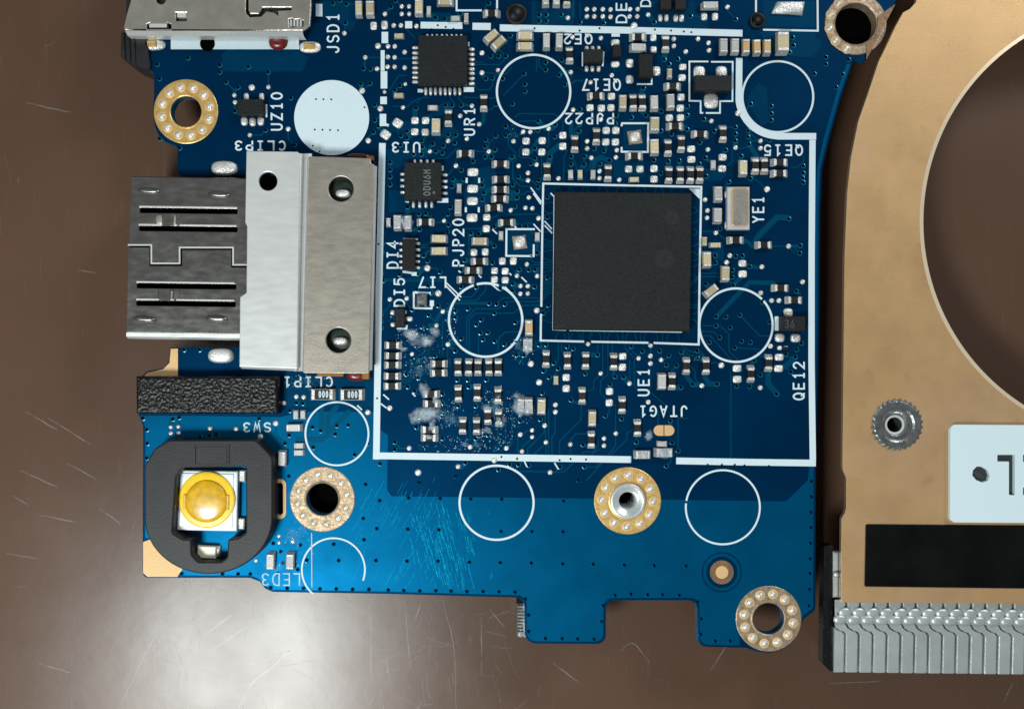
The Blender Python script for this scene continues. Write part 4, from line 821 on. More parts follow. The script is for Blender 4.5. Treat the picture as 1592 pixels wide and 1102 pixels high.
# the large processor
bg_ = MB(); hw, hh = 105, 106
bg_.box(-hw * S, -hh * S, 0.02, hw * S, hh * S, 0.095, ch=0.008)
bga = inst('processor', bg_.mesh('processor', 'chip'), board, 965.5, 408.5, -0.7)
su = MB(); su.box(-101 * S, -102 * S, 0.003, 101 * S, 102 * S, 0.021); put_child('carrier', su.mesh('carrier', 'mask'), bga)
for px, py, r in ((1033, 402, 15), (1044, 338, 11)):
    em = MB(); x, y = XY(px, py, .095); em.annulus(x, y, 0.2 * r * S, r * S, .0953, 32, zi=.0957); q = em.build('mould_mark', 'chip_smooth', bga, flat=True); q.matrix_parent_inverse = Matrix.Translation(-bga.location)
# transistors and diodes
chip('transistor', 906.5, 81, 936, 101, 13, 'chip', [(x, y, 6.4, 10) for x in (912, 921, 930.5) for y in (77, 107.5)])
chip('diode', 951, 74, 965, 92, 11, 'chip_plain', [(956.6, 67, 14, 11), (956.4, 100.5, 14, 10.5)])
chip('transistor', 991, 90, 1012.5, 125, 17, 'chip_plain', [(979, 99, 12.5, 14), (979, 124, 13, 14), (1020, 111, 14, 15)])
chip('diode', 1024, 1, 1041.5, 20, 14, 'chip_plain', [(1026.5, 28.5, 7, 12), (1036, 28.5, 7, 12), (1032, -1, 14, 7)])
chip('diode', 1047, 1, 1064, 20, 14, 'chip_plain', [(1050.5, 29, 8, 12), (1059.5, 29, 8, 12), (1055, -1, 14, 7)])
chip('transistor', 1077, 122.5, 1133, 146.5, 17, 'chip', [(1087, 113, 18.5, 20), (1121.5, 113, 18, 20), (1105.5, 157.5, 23, 24)])
chip('diode_array', 627, 373, 647, 421, 15, 'chip_plain', [(624.5, y, 8, 5) for y in (379, 388.8, 398, 407, 416.4)] + [(649.5, y, 8, 5) for y in (379, 388.8, 398, 407, 416.4)])
chip('transistor', 616, 480.5, 630.5, 509, 15, 'chip', [(610.5, 486, 8, 8), (611, 504.5, 8, 8), (636, 496, 12, 8)])
so = chip('transistor', 1210.5, 492.5, 1247, 515, 16, 'chip', [(1225, 486.5, 15, 15), (1212, 525, 15.5, 14), (1236.5, 525.5, 15.5, 14)])
on_chip(so, 'chip_marking', '36', 1220, 497, 1235, 510, 0, 1.4, 16.2 * S, 'chip_mark_faint', None)
chip('transistor', 373.6, 158.7, 412.5, 182.6, 15, 'chip', [(383.2, 152, 8, 14), (407, 152, 8, 14), (380.2, 189, 11, 14), (393, 190, 10.5, 14), (405.5, 189, 10.5, 14)])
chip('inductor', 648.5, 458, 664.5, 475, 9, 'dark_steel', [(650, 461, 5, 6), (650, 473, 5, 6), (662, 461, 5, 6), (662, 473, 5, 6)])
chip('resistor', 1231.5 - 9, 541 - 1, 1231.5 - 4 + 2, 545.5, 5, 'chip_plain', [(1216.5, 541.8, 8, 7), (1226.5, 541.8, 8, 7)]).location = (*XY(1221.3, 541.8), 0)
# zero-ohm links
for x, y in ((502.8, 612.8), (548, 613.2)):
    o = inst('link_resistor', body_mesh(24, 16.6, 9.4, 'ceramic_white', 'overcoat'), board, x, y, 0)
    t = terminal_mesh(39, 17.6, 9.8, 5.2, 2.6); put_child('terminal', t, o); put_child('terminal', t, o, ang=180)
    q = on_chip(o, 'resistor_marking', '000', x - 7.5, y - 5.5, x + 7.5, y + 5.5, 0, 1.5, 9.7 * S, 'silk', None)
# crystal
cx, cy = 1145.4, 325.6
b = MB(); b.box(-17.4 * S, -33 * S, .6 * S, 17.4 * S, 33 * S, 11 * S, ch=1.2 * S); xo = inst('crystal', b.mesh('crystal', 'steel_bright'), board, cx, cy)
b = MB(); poly = fillet([(-13 * S, -29.5 * S, 4.5 * S), (13 * S, -29.5 * S, 4.5 * S), (13 * S, 29.5 * S, 4.5 * S), (-13 * S, 29.5 * S, 4.5 * S)])
poly2 = [(x * .9, y * .955) for x, y in poly]
b.loft([[(x, y, 11 * S) for x, y in poly], [(x, y, 12.6 * S) for x, y in poly], [(x, y, 13.6 * S) for x, y in poly2]], cap1=False, mi=1)
b.face([(x, y, 13.6 * S) for x, y in poly2], 0)
lid = put_child('lid', b.mesh('lid', ['steel_warm', 'gold_bright']), xo, (2.2 * S, 1.2 * S, 0))
on_chip(xo, 'lid_marking', 'BA0S1', 1144, 301, 1153, 348, 90, 1.2, 13.9 * S, 'lid_engraving', None)
for dx, dy in ((-15, 23), (-15, -25), (15, 23), (15, -25)): put_child('pin', pad_mesh(9, 13, 'solder', 4, 3), xo, (dx * S, dy * S, 0))
# solder blobs inside their printed frames, bare gold pads beneath
for x, y, r in ((986.7, 214, 19), (807.8, 377, 21)):
    b = MB(); b.box(-10.5 * S, -10.5 * S, .5 * S, 10.5 * S, 10.5 * S, 1.1 * S); o = inst('contact_pad', b.mesh('contact_pad', 'gold_dull'), board, x, y, 8)
    put_child('solder_blob', pad_mesh(r, r, 'solder', 8, 2.6), o)
b = MB(); poly = [(-26, -10), (-18, 8), (26, 8), (22, -13), (0, -11)]
b.loft([[(x * S, y * S, 0) for x, y in poly], [(x * S * .92, y * S * .9, 5 * S) for x, y in poly], [(x * S * .6, y * S * .55, 8 * S) for x, y in poly]])
inst('solder_tab', b.mesh('solder_tab', 'solder', smooth=True), board, 1225, 12)
for cx_, sg in ((1024, 1), (1040, -1)):
    b = MB(); poly = arc(0, 0, 8, 8.2, 90, 270, 10) + [(7.4, -8.2), (7.4, 8.2)]
    b.prism([(x * S * sg, y * S) for x, y in poly], 0, 1.1 * S); inst('jumper_pad', b.mesh('jumper_pad', 'gold_bright'), board, cx_ if sg > 0 else 1040.2, 669)
# ---------------------------------------------------------------- mounting rings
def dot_mesh():
    b = MB(); n = 16
    b.annulus(0, 0, 5.0 * S, 8.2 * S, 1.2 * S, n, mi=1, zi=2.4 * S)
    b.cyl(0, 0, [(5.4 * S, 1.6 * S), (4.6 * S, 3.0 * S), (2.6 * S, 4.4 * S), (1.0 * S, 4.8 * S)], n, mi=0)
    return b.mesh('solder_dot', ['solder', 'gold_bright'], smooth=True)
DOT = dot_mesh()
def mount_ring(x, y, ro, ri, m, ndots=12, phase=15, skip=(), clip=None):
    b = MB(); n = 72
    rings = []
    for r, z in ((ri, -0.02), (ri, 1.0 * S), (ri + 1.5, 1.9 * S), (ri + 3.5, 1.4 * S), (ro - 1.0, 1.4 * S), (ro, 0.9 * S)):
        ring = []
        for i in range(n):
            a = 2 * math.pi * i / n; rr_ = r
            if clip and r > ri + 3.6: rr_ = min(r, clip(a))
            ring.append((rr_ * S * math.cos(a), rr_ * S * math.sin(a), z))
        rings.append(ring)
    b.loft(rings, cap1=False)
    o = inst('mounting_ring', b.mesh('mounting_ring', m), board, x, y)
    for k in range(ndots):
        if k in skip: continue
        a = math.radians(phase + 360 * k / ndots); r = (ro + ri) / 2 + 1.0
        put_child('solder_dot', DOT, o, (r * S * math.cos(a), r * S * math.sin(a), 0), rr.uniform(0, 360))
    # plated barrel of the hole
    c = MB(); c.cyl(0, 0, [(ri * S * .985, BB), (ri * S * .985, 0.0)], 40, cap=False); put_child('barrel', c.mesh('barrel', 'gold_dull'), o)
    return o
mount_ring(289.4, 174, 50, 24, 'gold', 12, 12)
m2 = mount_ring(501.3, 775.6, 50.5, 25, 'gold_dull', 12, 10)
c = MB(); c.cyl(0, 0, [(33 * S, TABLE_Z), (33 * S, BB - .01), (25.5 * S, BB - .01), (25 * S, -0.15)], 32, mi=0); put_child('standoff', c.mesh('standoff', 'hole_shade'), m2)
m3 = mount_ring(975.5, 778, 52, 26, 'gold', 12, 28)
c = MB(); c.cyl(0, 0, [(27.5 * S, 0), (27.5 * S, 6 * S), (26 * S, 7.5 * S), (22 * S, 7 * S), (19 * S, 3 * S), (15 * S, 2.4 * S), (13.5 * S, 1 * S), (13.2 * S, -.33)], 40, cap=False)
put_child('threaded_bush', c.mesh('threaded_bush', 'nickel', smooth=True), m3)
c = MB(); c.cyl(0, 0, [(14 * S, -.36), (14 * S, -.28)], 24); put_child('bush_bottom', c.mesh('bush_bottom', 'hole_shade'), m3)
mount_ring(1194.6, 961, 51, 24.5, 'gold_dull', 12, 20)
m5 = mount_ring(1330, 38, 48, 32, 'gold_dull', 12, 10, skip=(9, 10, 11, 0, 1))
c = MB(); c.cyl(0, 0, [(36 * S, BB - .01), (32 * S, BB - .01), (31 * S, -0.12)], 32); put_child('standoff', c.mesh('standoff', 'hole_shade'), m5)  # black cap stands in for the shade down the hole
cp = MB(); aa = [math.radians(a) for a in range(-62, 24, 8)]
inner = [(1330 + 34 * math.cos(a), 38 - 34 * math.sin(a)) for a in aa]
outer = [(1346, 94)] + [(1346 + (1391 - 1346) * t, 94 + (8 - 94) * t) for t in [i / 9 for i in range(1, 10)]] + [(1391, 8)]
for i in range(len(aa) - 1):
    cp.face([(*XY(*inner[i]), .0125), (*XY(*outer[i]), .0125), (*XY(*outer[i + 1]), .0125), (*XY(*inner[i + 1]), .0125)])
cp.build('bare_pad', 'bare_copper', board, flat=True)
# rubber plugs in the two small holes
for x, y, r in PLUGS:
    b = MB(); b.cyl(0, 0, [(r * S, BB), (r * 1.12 * S, .5 * S), (r * 1.12 * S, 3 * S), (r * .95 * S, 4.5 * S), (r * .8 * S, 2 * S), (r * .72 * S, -6 * S)], 28)
    inst('hole_plug', b.mesh('hole_plug', 'rubber', smooth=True), board, x, y)
# slot with plated rim
plate('slot_rim', fillet([(425.5, 744, 9.5), (445, 744, 9.5), (445, 806, 9.5), (425.5, 806, 9.5)]), [fillet([(430.5, 750, 5), (440.5, 750, 5), (440.5, 800, 5), (430.5, 800, 5)])], 0.0, 0.008, 'gold_bright', board, seen_at=0)
b = MB(); b.box(*XY(429, 803), BB - .04, *XY(443, 747), BB - .005); b.build('slot_bottom', 'hole_shade', board)
# sighting mark
b = MB(); x, y = XY(1122, 889)
b.annulus(x, y, 29.5 * S, 31 * S, .004, 48, mi=2); b.annulus(x, y, 9.5 * S, 18.5 * S, .004, 40, mi=1); b.annulus(x, y, 18.5 * S, 24 * S, .0036, 40, mi=2); b.disc(x, y, 10 * S, .0068, 32, mi=0)
b.build('sighting_mark', ['gold_bright', 'bare_copper', 'mask'], board, flat=True)
# bare gold along the board's edge
for poly in ([(223, 842), (234, 838), (250, 850), (268, 872), (284, 884), (276, 896), (230, 896), (223, 890)], [(266, 542), (277, 542), (277, 584), (222, 586), (230, 579), (254, 574), (264, 564)]):
    b = MB(); b.face([(*XY(*p), .0058) for p in poly])
    me = b.flat_mesh('edge_plating', 'gold_bright'); bm = bmesh.new(); bm.from_mesh(me); bmesh.ops.triangulate(bm, faces=bm.faces, ngon_method='EAR_CLIP'); bm.to_mesh(me); bm.free()
    link(bpy.data.objects.new('edge_plating', me), board)

# ---------------------------------------------------------------- card slot at the top left
ZS = 0.15
slot_out = [(203, -120), (203, 2), (197, 22), (192, 44), (194, 47), (470, 48), (482, 40), (490, -120)]
cut = [fillet([(273, 20), (290, 20), (290, 33), (273, 33)]), fillet([(228, 38), (233, 36), (233, 43), (259, 43), (260, 36), (266, 38), (266, 47.2), (228, 47.2)]),
       [(382, -20), (386, -20), (386, 16), (389, 22), (402, 22), (408, 12), (453, 12), (453, 16), (432, 17), (432, 25), (426, 20), (414, 18), (406, 26), (388, 27), (382, 20)], circ(250, -1, 8, 16),
       [(449, 30), (454, 29), (458, 31), (466, 30), (472, 33), (471, 42), (463, 40), (457, 43), (450, 42)]]
sd = plate('card_slot', slot_out, cut, ZS - .03, ZS, 'steel_warm', board, bevel=.006)
sd['label'] = 'stamped metal card slot at the board corner'
b = MB(); b.face([(*XY(194, 47.5, ZS), ZS - .006), (*XY(470, 48.5, ZS), ZS - .006), (*XY(470, 53.5, ZS), ZS - .05), (*XY(194, 52.5, ZS), ZS - .05)])
b.face([(*XY(194, 52.5, ZS), ZS - .05), (*XY(470, 53.5, ZS), ZS - .05), (*XY(470, 53.5, ZS), .02), (*XY(194, 52.5, ZS), .02)])
b.build('front_lip', 'steel_bright', sd, flat=True)  # tilted lip lightened, its reflected light put into the colour
b = MB(); b.box(*XY(205, 44, .0), .02, *XY(476, -110, .0), ZS - .045); b.build('slot_inside', 'black_plastic', sd)
b = MB(); b.box(*XY(274, 26, ZS), ZS - .045, *XY(289, 19, ZS), ZS - .012, ch=.004); b.build('spring_tab', 'steel_bright', sd)
b = MB(); b.box(*XY(232, 43, ZS), ZS - .045, *XY(259, 37, ZS), ZS + .004, ch=.004); b.build('spring_tab', 'steel_bright', sd)
for i in range(4):
    b = MB(); b.box(*XY(451 + i * 5, 41, ZS), ZS - .04, *XY(454 + i * 5, 31, ZS), ZS + .006, ch=.003); b.build('contact_spring', 'steel_bright', sd)
b = MB(); poly = fillet([(191, 54, 3), (205, 54), (230, 60), (236, 110, 6), (226, 109, 8), (200, 100, 10), (190, 90, 5)])
b.prism([XY(*p) for p in poly], -.30, .03); bo = b.build('slot_housing', 'black_plastic', sd)
b = MB()
for i in range(3): b.prism([XY(*p) for p in fillet([(192 + 8 * i, 52, 2), (196 + 8 * i, 52, 2), (198 + 8 * i, 96 + 4 * i, 3), (193 + 8 * i, 94 + 4 * i, 3)])], .03, .042)
b.build('housing_rib', 'black_plastic', sd)
for x, y, w, h in ((236, 70, 44, 18), (482, 74, 34, 18)):
    o = inst('solder_foot', pad_mesh(w, h, 'solder', 4, 2.6), board, x, y)
    b = MB(); b.box(-9 * S, -4.5 * S, 0, 9 * S, 5 * S, 6 * S, ch=1.5 * S); put_child('foot', b.mesh('foot', 'gold'), o)
b = MB(); b.dome(30 * S, 24 * S, 9 * S, 2.2); g = inst('glue_drop', b.mesh('glue_drop', 'red_glue', smooth=True), board, 433, 67)
b = MB(); b.cyl(0, 0, [(11.5 * S, 0), (11.5 * S, 2.2 * S), (9.5 * S, 3 * S), (8.5 * S, 1.3 * S)], 24); inst('locating_hole', b.mesh('locating_hole', 'hole_shade'), board, 323, 69)

# ---------------------------------------------------------------- socket with its bracket
ZU = 0.14
seam = [(196, 383), (234, 383), (234, 412), (281, 412), (281, 387), (361, 387), (361, 414), (400, 414)]
slots_t = [fillet([(217, 323, 2), (369, 325, 2), (369, 333, 2), (217, 331, 2)]), fillet([(216, 351, 2), (369, 353, 2), (369, 361, 2), (216, 359, 2)])]
slots_b = [fillet([(212.5, 440, 2), (367, 442, 2), (367, 450, 2), (212.5, 448, 2)]), fillet([(212, 467, 2), (366, 469, 2), (366, 477, 2), (212, 475, 2)])]
us = plate('usb_socket', [(204, 275), (392, 278), (392, 412.8), (362.4, 412.8), (362.4, 385.8), (279.6, 385.8), (279.6, 410.6), (235.4, 410.6), (235.4, 381.8), (200, 381.8)], slots_t, ZU - .03, ZU, 'steel', board, bevel=.005)
us['label'] = 'metal data socket with a slotted shell and bright bracket'
plate('shell_panel', [(199, 384.4), (232.6, 384.4), (232.6, 413.4), (282.4, 413.4), (282.4, 388.6), (359.6, 388.6), (359.6, 415.6), (392, 415.6), (392, 520), (196, 517)], slots_b, ZU - .031, ZU - .002, 'steel', us, bevel=.005)
b = MB(); b.box(*XY(206, 516, ZU), -.22, *XY(391, 279, ZU), ZU - .055); b.build('shell_inside', 'hole_shade', us)  # black box painted as the shade behind the slots
b = MB()
b.loft([[(*XY(196, 517, ZU), ZU - .005), (*XY(392, 520, ZU), ZU - .005)], [(*XY(194.5, 523, ZU), ZU - .02), (*XY(392, 526, ZU), ZU - .02)], [(*XY(194, 526, ZU), ZU - .06), (*XY(392, 529, ZU), ZU - .06)], [(*XY(194, 526, ZU), -.26), (*XY(392, 529, ZU), -.26)]], closed=False, cap1=False)
b.build('shell_side', 'steel_bright', us)  # lower side in lighter steel, its sheen put into the colour
b = MB(); b.loft([[(*XY(204, 275, ZU), ZU - .006), (*XY(392, 278, ZU), ZU - .006)], [(*XY(203, 272, ZU), ZU - .05), (*XY(392, 275, ZU), ZU - .05)], [(*XY(203, 272, ZU), -.26), (*XY(392, 275, ZU), -.26)]], closed=False, cap1=False); b.build('shell_side', 'steel', us)
b = MB(); b.loft([[(*XY(204, 275, ZU), ZU - .006), (*XY(196, 517, ZU), ZU - .006)], [(*XY(203, 275, ZU), ZU - .05), (*XY(195, 517, ZU), ZU - .05)], [(*XY(203, 275, ZU), -.26), (*XY(195, 517, ZU), -.26)]], closed=False, cap1=False); b.build('shell_side', 'steel', us)
for x, y in ((232, 297), (341, 303), (225, 496), (337, 495)):
    b = MB(); b.dome(36 * S, 9 * S, 5 * S, 2.2, cx=0); q = put_child('stamped_bump', b.mesh('stamped_bump', 'steel', smooth=True), us, (*XY(x, y, ZU), ZU - .004), -4)
for x0, y0, x1, y1 in ((219, 331, 367, 353), (214, 448, 365, 469)):
    b = MB(); cyx = (y0 + y1) / 2
    xs = [(x0, -.014), (x0 + 26, -.012), (x0 + 34, .004), (x0 + 50, .006), (x0 + 54, -.004), (x0 + 57, .004), (x0 + 64, .002), (x0 + 70, -.010), (x1, -.008)]
    b.loft([[(*XY(x, y0 + 1.5, ZU), ZU + z), (*XY(x, y1 - 1.5, ZU), ZU + z)] for x, z in xs], closed=False, cap1=False); b.build('spring_tongue', 'steel', us, flat=True)
for x, y, w_ in ((249, 342, 17), (270, 342, 9), (262, 458.5, 13), (250, 458.5, 7)):
    b = MB(); b.dome(w_ * S, 19 * S, .010, 3.0); put_child('contact_bump', b.mesh('contact_bump', 'steel_warm', smooth=True), us, (*XY(x, y, ZU), ZU - .008))  # lighter metal paints the highlight on the bent tongue
for nm, pts in [('seam_highlight', [(199, 381), (235.6, 381), (235.6, 409.6), (279.4, 409.6), (279.4, 385), (362.6, 385), (362.6, 411.8), (384, 411.8)])] + [('slot_highlight', [(x0, y - 1.6), (x0 + 152, y + .4)]) for x0, y in ((217, 323), (216, 351), (212.5, 440), (212, 467))]:
    b = MB(); b.ribbon([XY(x, y, ZU) for x, y in pts], 2.4 * S, ZU + .003, caps=False); b.build(nm, 'steel_bright', us, flat=True)  # bright strips added as painted highlights along the edges
ZB = 0.18
# bracket: bright folded plate, ridge, second plate
br = plate('bracket', [(383, 235), (462, 236), (466, 239), (462, 573), (372, 570), (373, 462), (383, 455), (384, 352), (381, 346)], [circ(416.5, 282, 14.5, 28)], ZB - .03, ZB, 'steel_bright', board, bevel=.006)  # plate made lighter in colour for the light it reflects
br['label'] = 'bright metal bracket folded over the data socket'
b = MB()
prof = [(460, ZB - .004), (464, ZB - .012), (466, ZB - .05), (469, ZB - .052), (471, ZB - .02), (473, ZB - .016), (475, ZB - .03), (477, ZB - .035), (480, ZB - .03)]
b.loft([[(*XY(x + 5, 239, z), z), (*XY(x - 3, 577, z), z)] for x, z in prof], closed=False, cap1=False); b.build('fold', 'steel_bright', br, flat=True)
pl = plate('rear_plate', fillet([(479, 243, 2), (576, 246, 3), (577, 254, 3), (581.5, 256, 3), (574, 574, 4), (574, 581, 3), (470, 580, 4)]), [circ(530, 294, 19.5, 32), circ(526, 529, 19.5, 32)], ZB - .06, ZB - .03, 'steel_plate', br, bevel=.007)
b = MB(); b.loft([[(*XY(373, 569, ZB), ZB - .005), (*XY(461, 572, ZB), ZB - .005)], [(*XY(373, 573, ZB), ZB - .04), (*XY(461, 577, ZB), ZB - .04)], [(*XY(373, 573, ZB), .0), (*XY(461, 577, ZB), .0)]], closed=False, cap1=False); b.build('side_flange', 'steel_bright', br)
b = MB(); b.loft([[(*XY(580.5, 256, ZB), ZB - .036), (*XY(573, 576, ZB), ZB - .036)], [(*XY(584, 256, ZB), ZB - .06), (*XY(576, 576, ZB), ZB - .06)], [(*XY(584, 256, ZB), ZB - .08), (*XY(576, 576, ZB), ZB - .08)]], closed=False, cap1=False); b.build('side_flange', 'steel_bright', br)
b = MB(); b.box(*XY(468, 566), .0, *XY(584, 252), ZB - .12); b.build('socket_body', 'black_plastic', us)
for x, y in ((530, 296), (526, 528)):
    b = MB(); b.dome(40 * S, 40 * S, .015, 2.2, n=24); o = put_child('solder_post', b.mesh('solder_post', 'post_green', smooth=True), us, (*XY(x, y, ZB), ZB - .119))
    b = MB(); b.dome(24 * S, 13 * S, .035, 2.4); q = bpy.data.objects.new('post_tip', b.mesh('post_tip', 'solder', smooth=True)); link(q, us); q.location = (*XY(x, y + 2, ZB), ZB - .10)
for x, y in ((349, 262), (344, 553)):
    o = inst('solder_foot', pad_mesh(41, 23, 'solder', 7, 2.6), board, x, y)
b = MB(); b.dome(34 * S, 22 * S, 9 * S, 2.2); inst('glue_drop', b.mesh('glue_drop', 'red_glue', smooth=True), board, 555, 582)
b = MB(); b.dome(40 * S, 10 * S, 8 * S, 2.2); inst('glue_drop', b.mesh('glue_drop', 'glue_brown', smooth=True), board, 558, 244)
for x, y in ((577, 252), (570, 582)):
    b = MB(); b.box(-5 * S, -7 * S, 0, 5 * S, 7 * S, .06); inst('adhesive_tab', b.mesh('adhesive_tab', 'kapton'), board, x, y)
b = MB(); b.box(-20 * S, -4 * S, 0, 20 * S, 4 * S, .04); inst('adhesive_tab', b.mesh('adhesive_tab', 'kapton'), board, 515, 581)

# ---------------------------------------------------------------- foam pad, switch, lamp
def rough_block(name, x0, y0, x1, y1, z0, z1, m, parent, nx, ny, amp, seed):
    b = MB(); grid = []
    for j in range(ny + 1):
        row = []
        for i in range(nx + 1):
            u, v = i / nx, j / ny; px = x0 + (x1 - x0) * u; py = y0 + (y1 - y0) * v
            ed = min(1, min(u * nx, v * ny, (1 - u) * nx, (1 - v) * ny) / 1.5)
            z = z1 - (1 - ed) * .018 + amp * ed * (noise.noise(Vector((px * .30, py * .30, seed))) + .7 * noise.noise(Vector((px * .6, py * .6, seed + 3))))
            row.append((*XY(px + rr.uniform(-.5, .5), py + rr.uniform(-.5, .5), z1), z))
        grid.append(row)
    for j in range(ny):
        for i in range(nx):
            b.face([grid[j][i], grid[j][i + 1], grid[j + 1][i + 1], grid[j + 1][i]])
    edge = grid[0] + [r[-1] for r in grid[1:]] + grid[-1][-2::-1] + [r[0] for r in grid[-2:0:-1]]
    b.loft([edge, [(x, y, z0) for x, y, z in edge]], cap1=False)
    me = b.mesh(name, m, smooth=True)
    bm = bmesh.new(); bm.from_mesh(me); bmesh.ops.remove_doubles(bm, verts=bm.verts, dist=1e-5); bmesh.ops.recalc_face_normals(bm, faces=bm.faces); bm.to_mesh(me); bm.free()
    me.polygons.foreach_set('use_smooth', [True] * len(me.polygons))
    return link(bpy.data.objects.new(name, me), parent)
rough_block('foam_pad', 211, 585, 431.5, 643, 0.0, .12, 'foam', board, 150, 40, .0045, 5)['label'] = 'glossy black foam strip above the push switch'

ZR = 0.16
frame_out = fillet([(262, 683.5, 14), (398, 683.5, 10), (424, 711, 14)] + [(324 + 100 * math.cos(math.radians(a)), 804 + 88.5 * math.sin(math.radians(a))) for a in range(0, 181, 6)] + [(224, 724, 26), (240, 697, 20)], 6)
opening = fillet([(284, 727, 4), (382, 725, 4), (382, 828, 6), (370, 836, 5), (354, 838, 4), (353, 866, 8), (344, 873, 6), (308, 873, 6), (298, 862, 8), (297, 838, 4), (284, 838, 8), (268, 828, 6), (274, 740, 4)], 4)
fr = plate('switch_frame', frame_out, [opening], 0.0, ZR, ['rubber', 'rubber'], board, bevel=.012)
fr['label'] = 'thick black rubber frame round the yellow push switch'
b = MB()
for x0, x1 in ((302.5, 304), (355, 356.5)):
    b.box(*XY(x0, 722, ZR), ZR, *XY(x1, 692, ZR), ZR + .008)
b.build('frame_ridge', 'rubber', fr)
b = MB(); b.box(*XY(306, 721, ZR), ZR, *XY(353, 694, ZR), ZR + .004, ch=.002); b.build('frame_step', 'rubber', fr)
b = MB(); b.box(-46 * S, -46 * S, .01, 46 * S, 46 * S, .07, ch=.006); sx, sy = 327, 776
sw = inst('push_switch', b.mesh('push_switch', 'switch_white'), board, sx, sy, -1); sw['label'] = 'white push switch with a domed yellow button'
b = MB(); b.box(-42 * S, -40 * S, .07, 40 * S, 42 * S, .078, ch=.003); put_child('switch_cover', b.mesh('switch_cover', 'switch_white'), sw)
for dx, dy in ((49, 38), (49, -36), (-46, 38), (-46, -34)):
    b = MB(); b.box((dx - 7) * S, (dy - 9) * S, 0, (dx + 7) * S, (dy + 9) * S, .04, ch=.008); put_child('terminal', b.mesh('terminal', 'tin'), sw)
b = MB(); b.cyl(0, 0, [(43 * S, .078), (43 * S, .086), (41 * S, .090), (34.5 * S, .091), (33 * S, .088)], 56, cap=True); put_child('button_film', b.mesh('button_film', 'button_film', smooth=False), sw, (0, 2 * S, 0))
b = MB(); b.cyl(0, 0, [(32.5 * S, .085), (32.2 * S, .099), (30.5 * S, .1055), (26 * S, .1115), (19 * S, .1165), (10 * S, .1200), (3 * S, .1212)], 48); put_child('button', b.mesh('button', 'button_yellow', smooth=True), sw, (0, 0, 0))
for dx in (-33, 33):
    b = MB(); b.box((dx - 2) * S, -12 * S, .09, (dx + 2) * S, 10 * S, .1, ch=.003); put_child('button_catch', b.mesh('button_catch', 'button_yellow'), sw)
b = MB(); b.box(-14 * S, -9 * S, .01, 14 * S, 9 * S, .06, ch=.005); ld = inst('indicator_lamp', b.mesh('indicator_lamp', 'led_body'), board, 324.7, 856, -2)
for sg in (-1, 1): put_child('terminal', pad_mesh(8, 19, 'solder', 7, 4), ld, (sg * 16 * S, 0, 0))

# ---------------------------------------------------------------- connector under the board, seen in the notch
b = MB(); b.box(*XY(803, 988, -.15), -.32, *XY(822, 934, -.15), BB - .005, ch=.01); uc = b.build('lower_connector', 'dark_steel', board)
for i in range(9):
    b = MB(); b.box(*XY(804.5, 940 + i * 5 + 2.2, -.1), BB - .01, *XY(813, 940 + i * 5, -.1), BB + .008); b.build('contact', 'steel', uc)

# ---------------------------------------------------------------- flux residue
def flux_material():
    m = bpy.data.materials.new('flux'); m.use_nodes = True; nt = m.node_tree; L = nt.links; b = nt.nodes['Principled BSDF']
    b.inputs['Base Color'].default_value = (0.56, 0.70, 0.78, 1); b.inputs['Roughness'].default_value = 0.15; b.inputs['Coat Weight'].default_value = 0.6
    geo = nt.nodes.new('ShaderNodeNewGeometry')
    n = nt.nodes.new('ShaderNodeTexNoise'); n.inputs['Scale'].default_value = 16; n.inputs['Detail'].default_value = 7; n.inputs['Roughness'].default_value = .7
    L.new(geo.outputs['Position'], n.inputs['Vector'])
    at = nt.nodes.new('ShaderNodeAttribute'); at.attribute_name = 'thick'
    ad = nt.nodes.new('ShaderNodeMath'); ad.operation = 'ADD'; L.new(n.outputs['Fac'], ad.inputs[0]); L.new(at.outputs['Fac'], ad.inputs[1])
    r = nt.nodes.new('ShaderNodeMapRange'); L.new(ad.outputs[0], r.inputs['Value'])
    for k, v in zip(('From Min', 'From Max', 'To Min', 'To Max'), (0.58, 1.08, 0.0, 0.70)): r.inputs[k].default_value = v
    L.new(r.outputs['Result'], b.inputs['Alpha'])
    n2 = nt.nodes.new('ShaderNodeTexNoise'); n2.inputs['Scale'].default_value = 34; n2.inputs['Detail'].default_value = 5; L.new(geo.outputs['Position'], n2.inputs['Vector'])
    bp = nt.nodes.new('ShaderNodeBump'); bp.inputs['Strength'].default_value = 1.0; bp.inputs['Distance'].default_value = .03
    L.new(n2.outputs['Fac'], bp.inputs['Height']); L.new(bp.outputs['Normal'], b.inputs['Normal'])
    MATS['flux'] = m
flux_material()
MATS['flux_film'] = MATS['flux'].copy()
for n_ in MATS['flux_film'].node_tree.nodes:
    if n_.type == 'MAP_RANGE':
        for k, v in zip(('From Min', 'From Max', 'To Min', 'To Max'), (0.42, 0.80, 0.0, 0.34)): n_.inputs[k].default_value = v
    if n_.type == 'BSDF_PRINCIPLED': n_.inputs['Base Color'].default_value = (0.20, 0.50, 0.70, 1)
    if n_.type == 'BUMP': n_.inputs['Strength'].default_value = 0.5
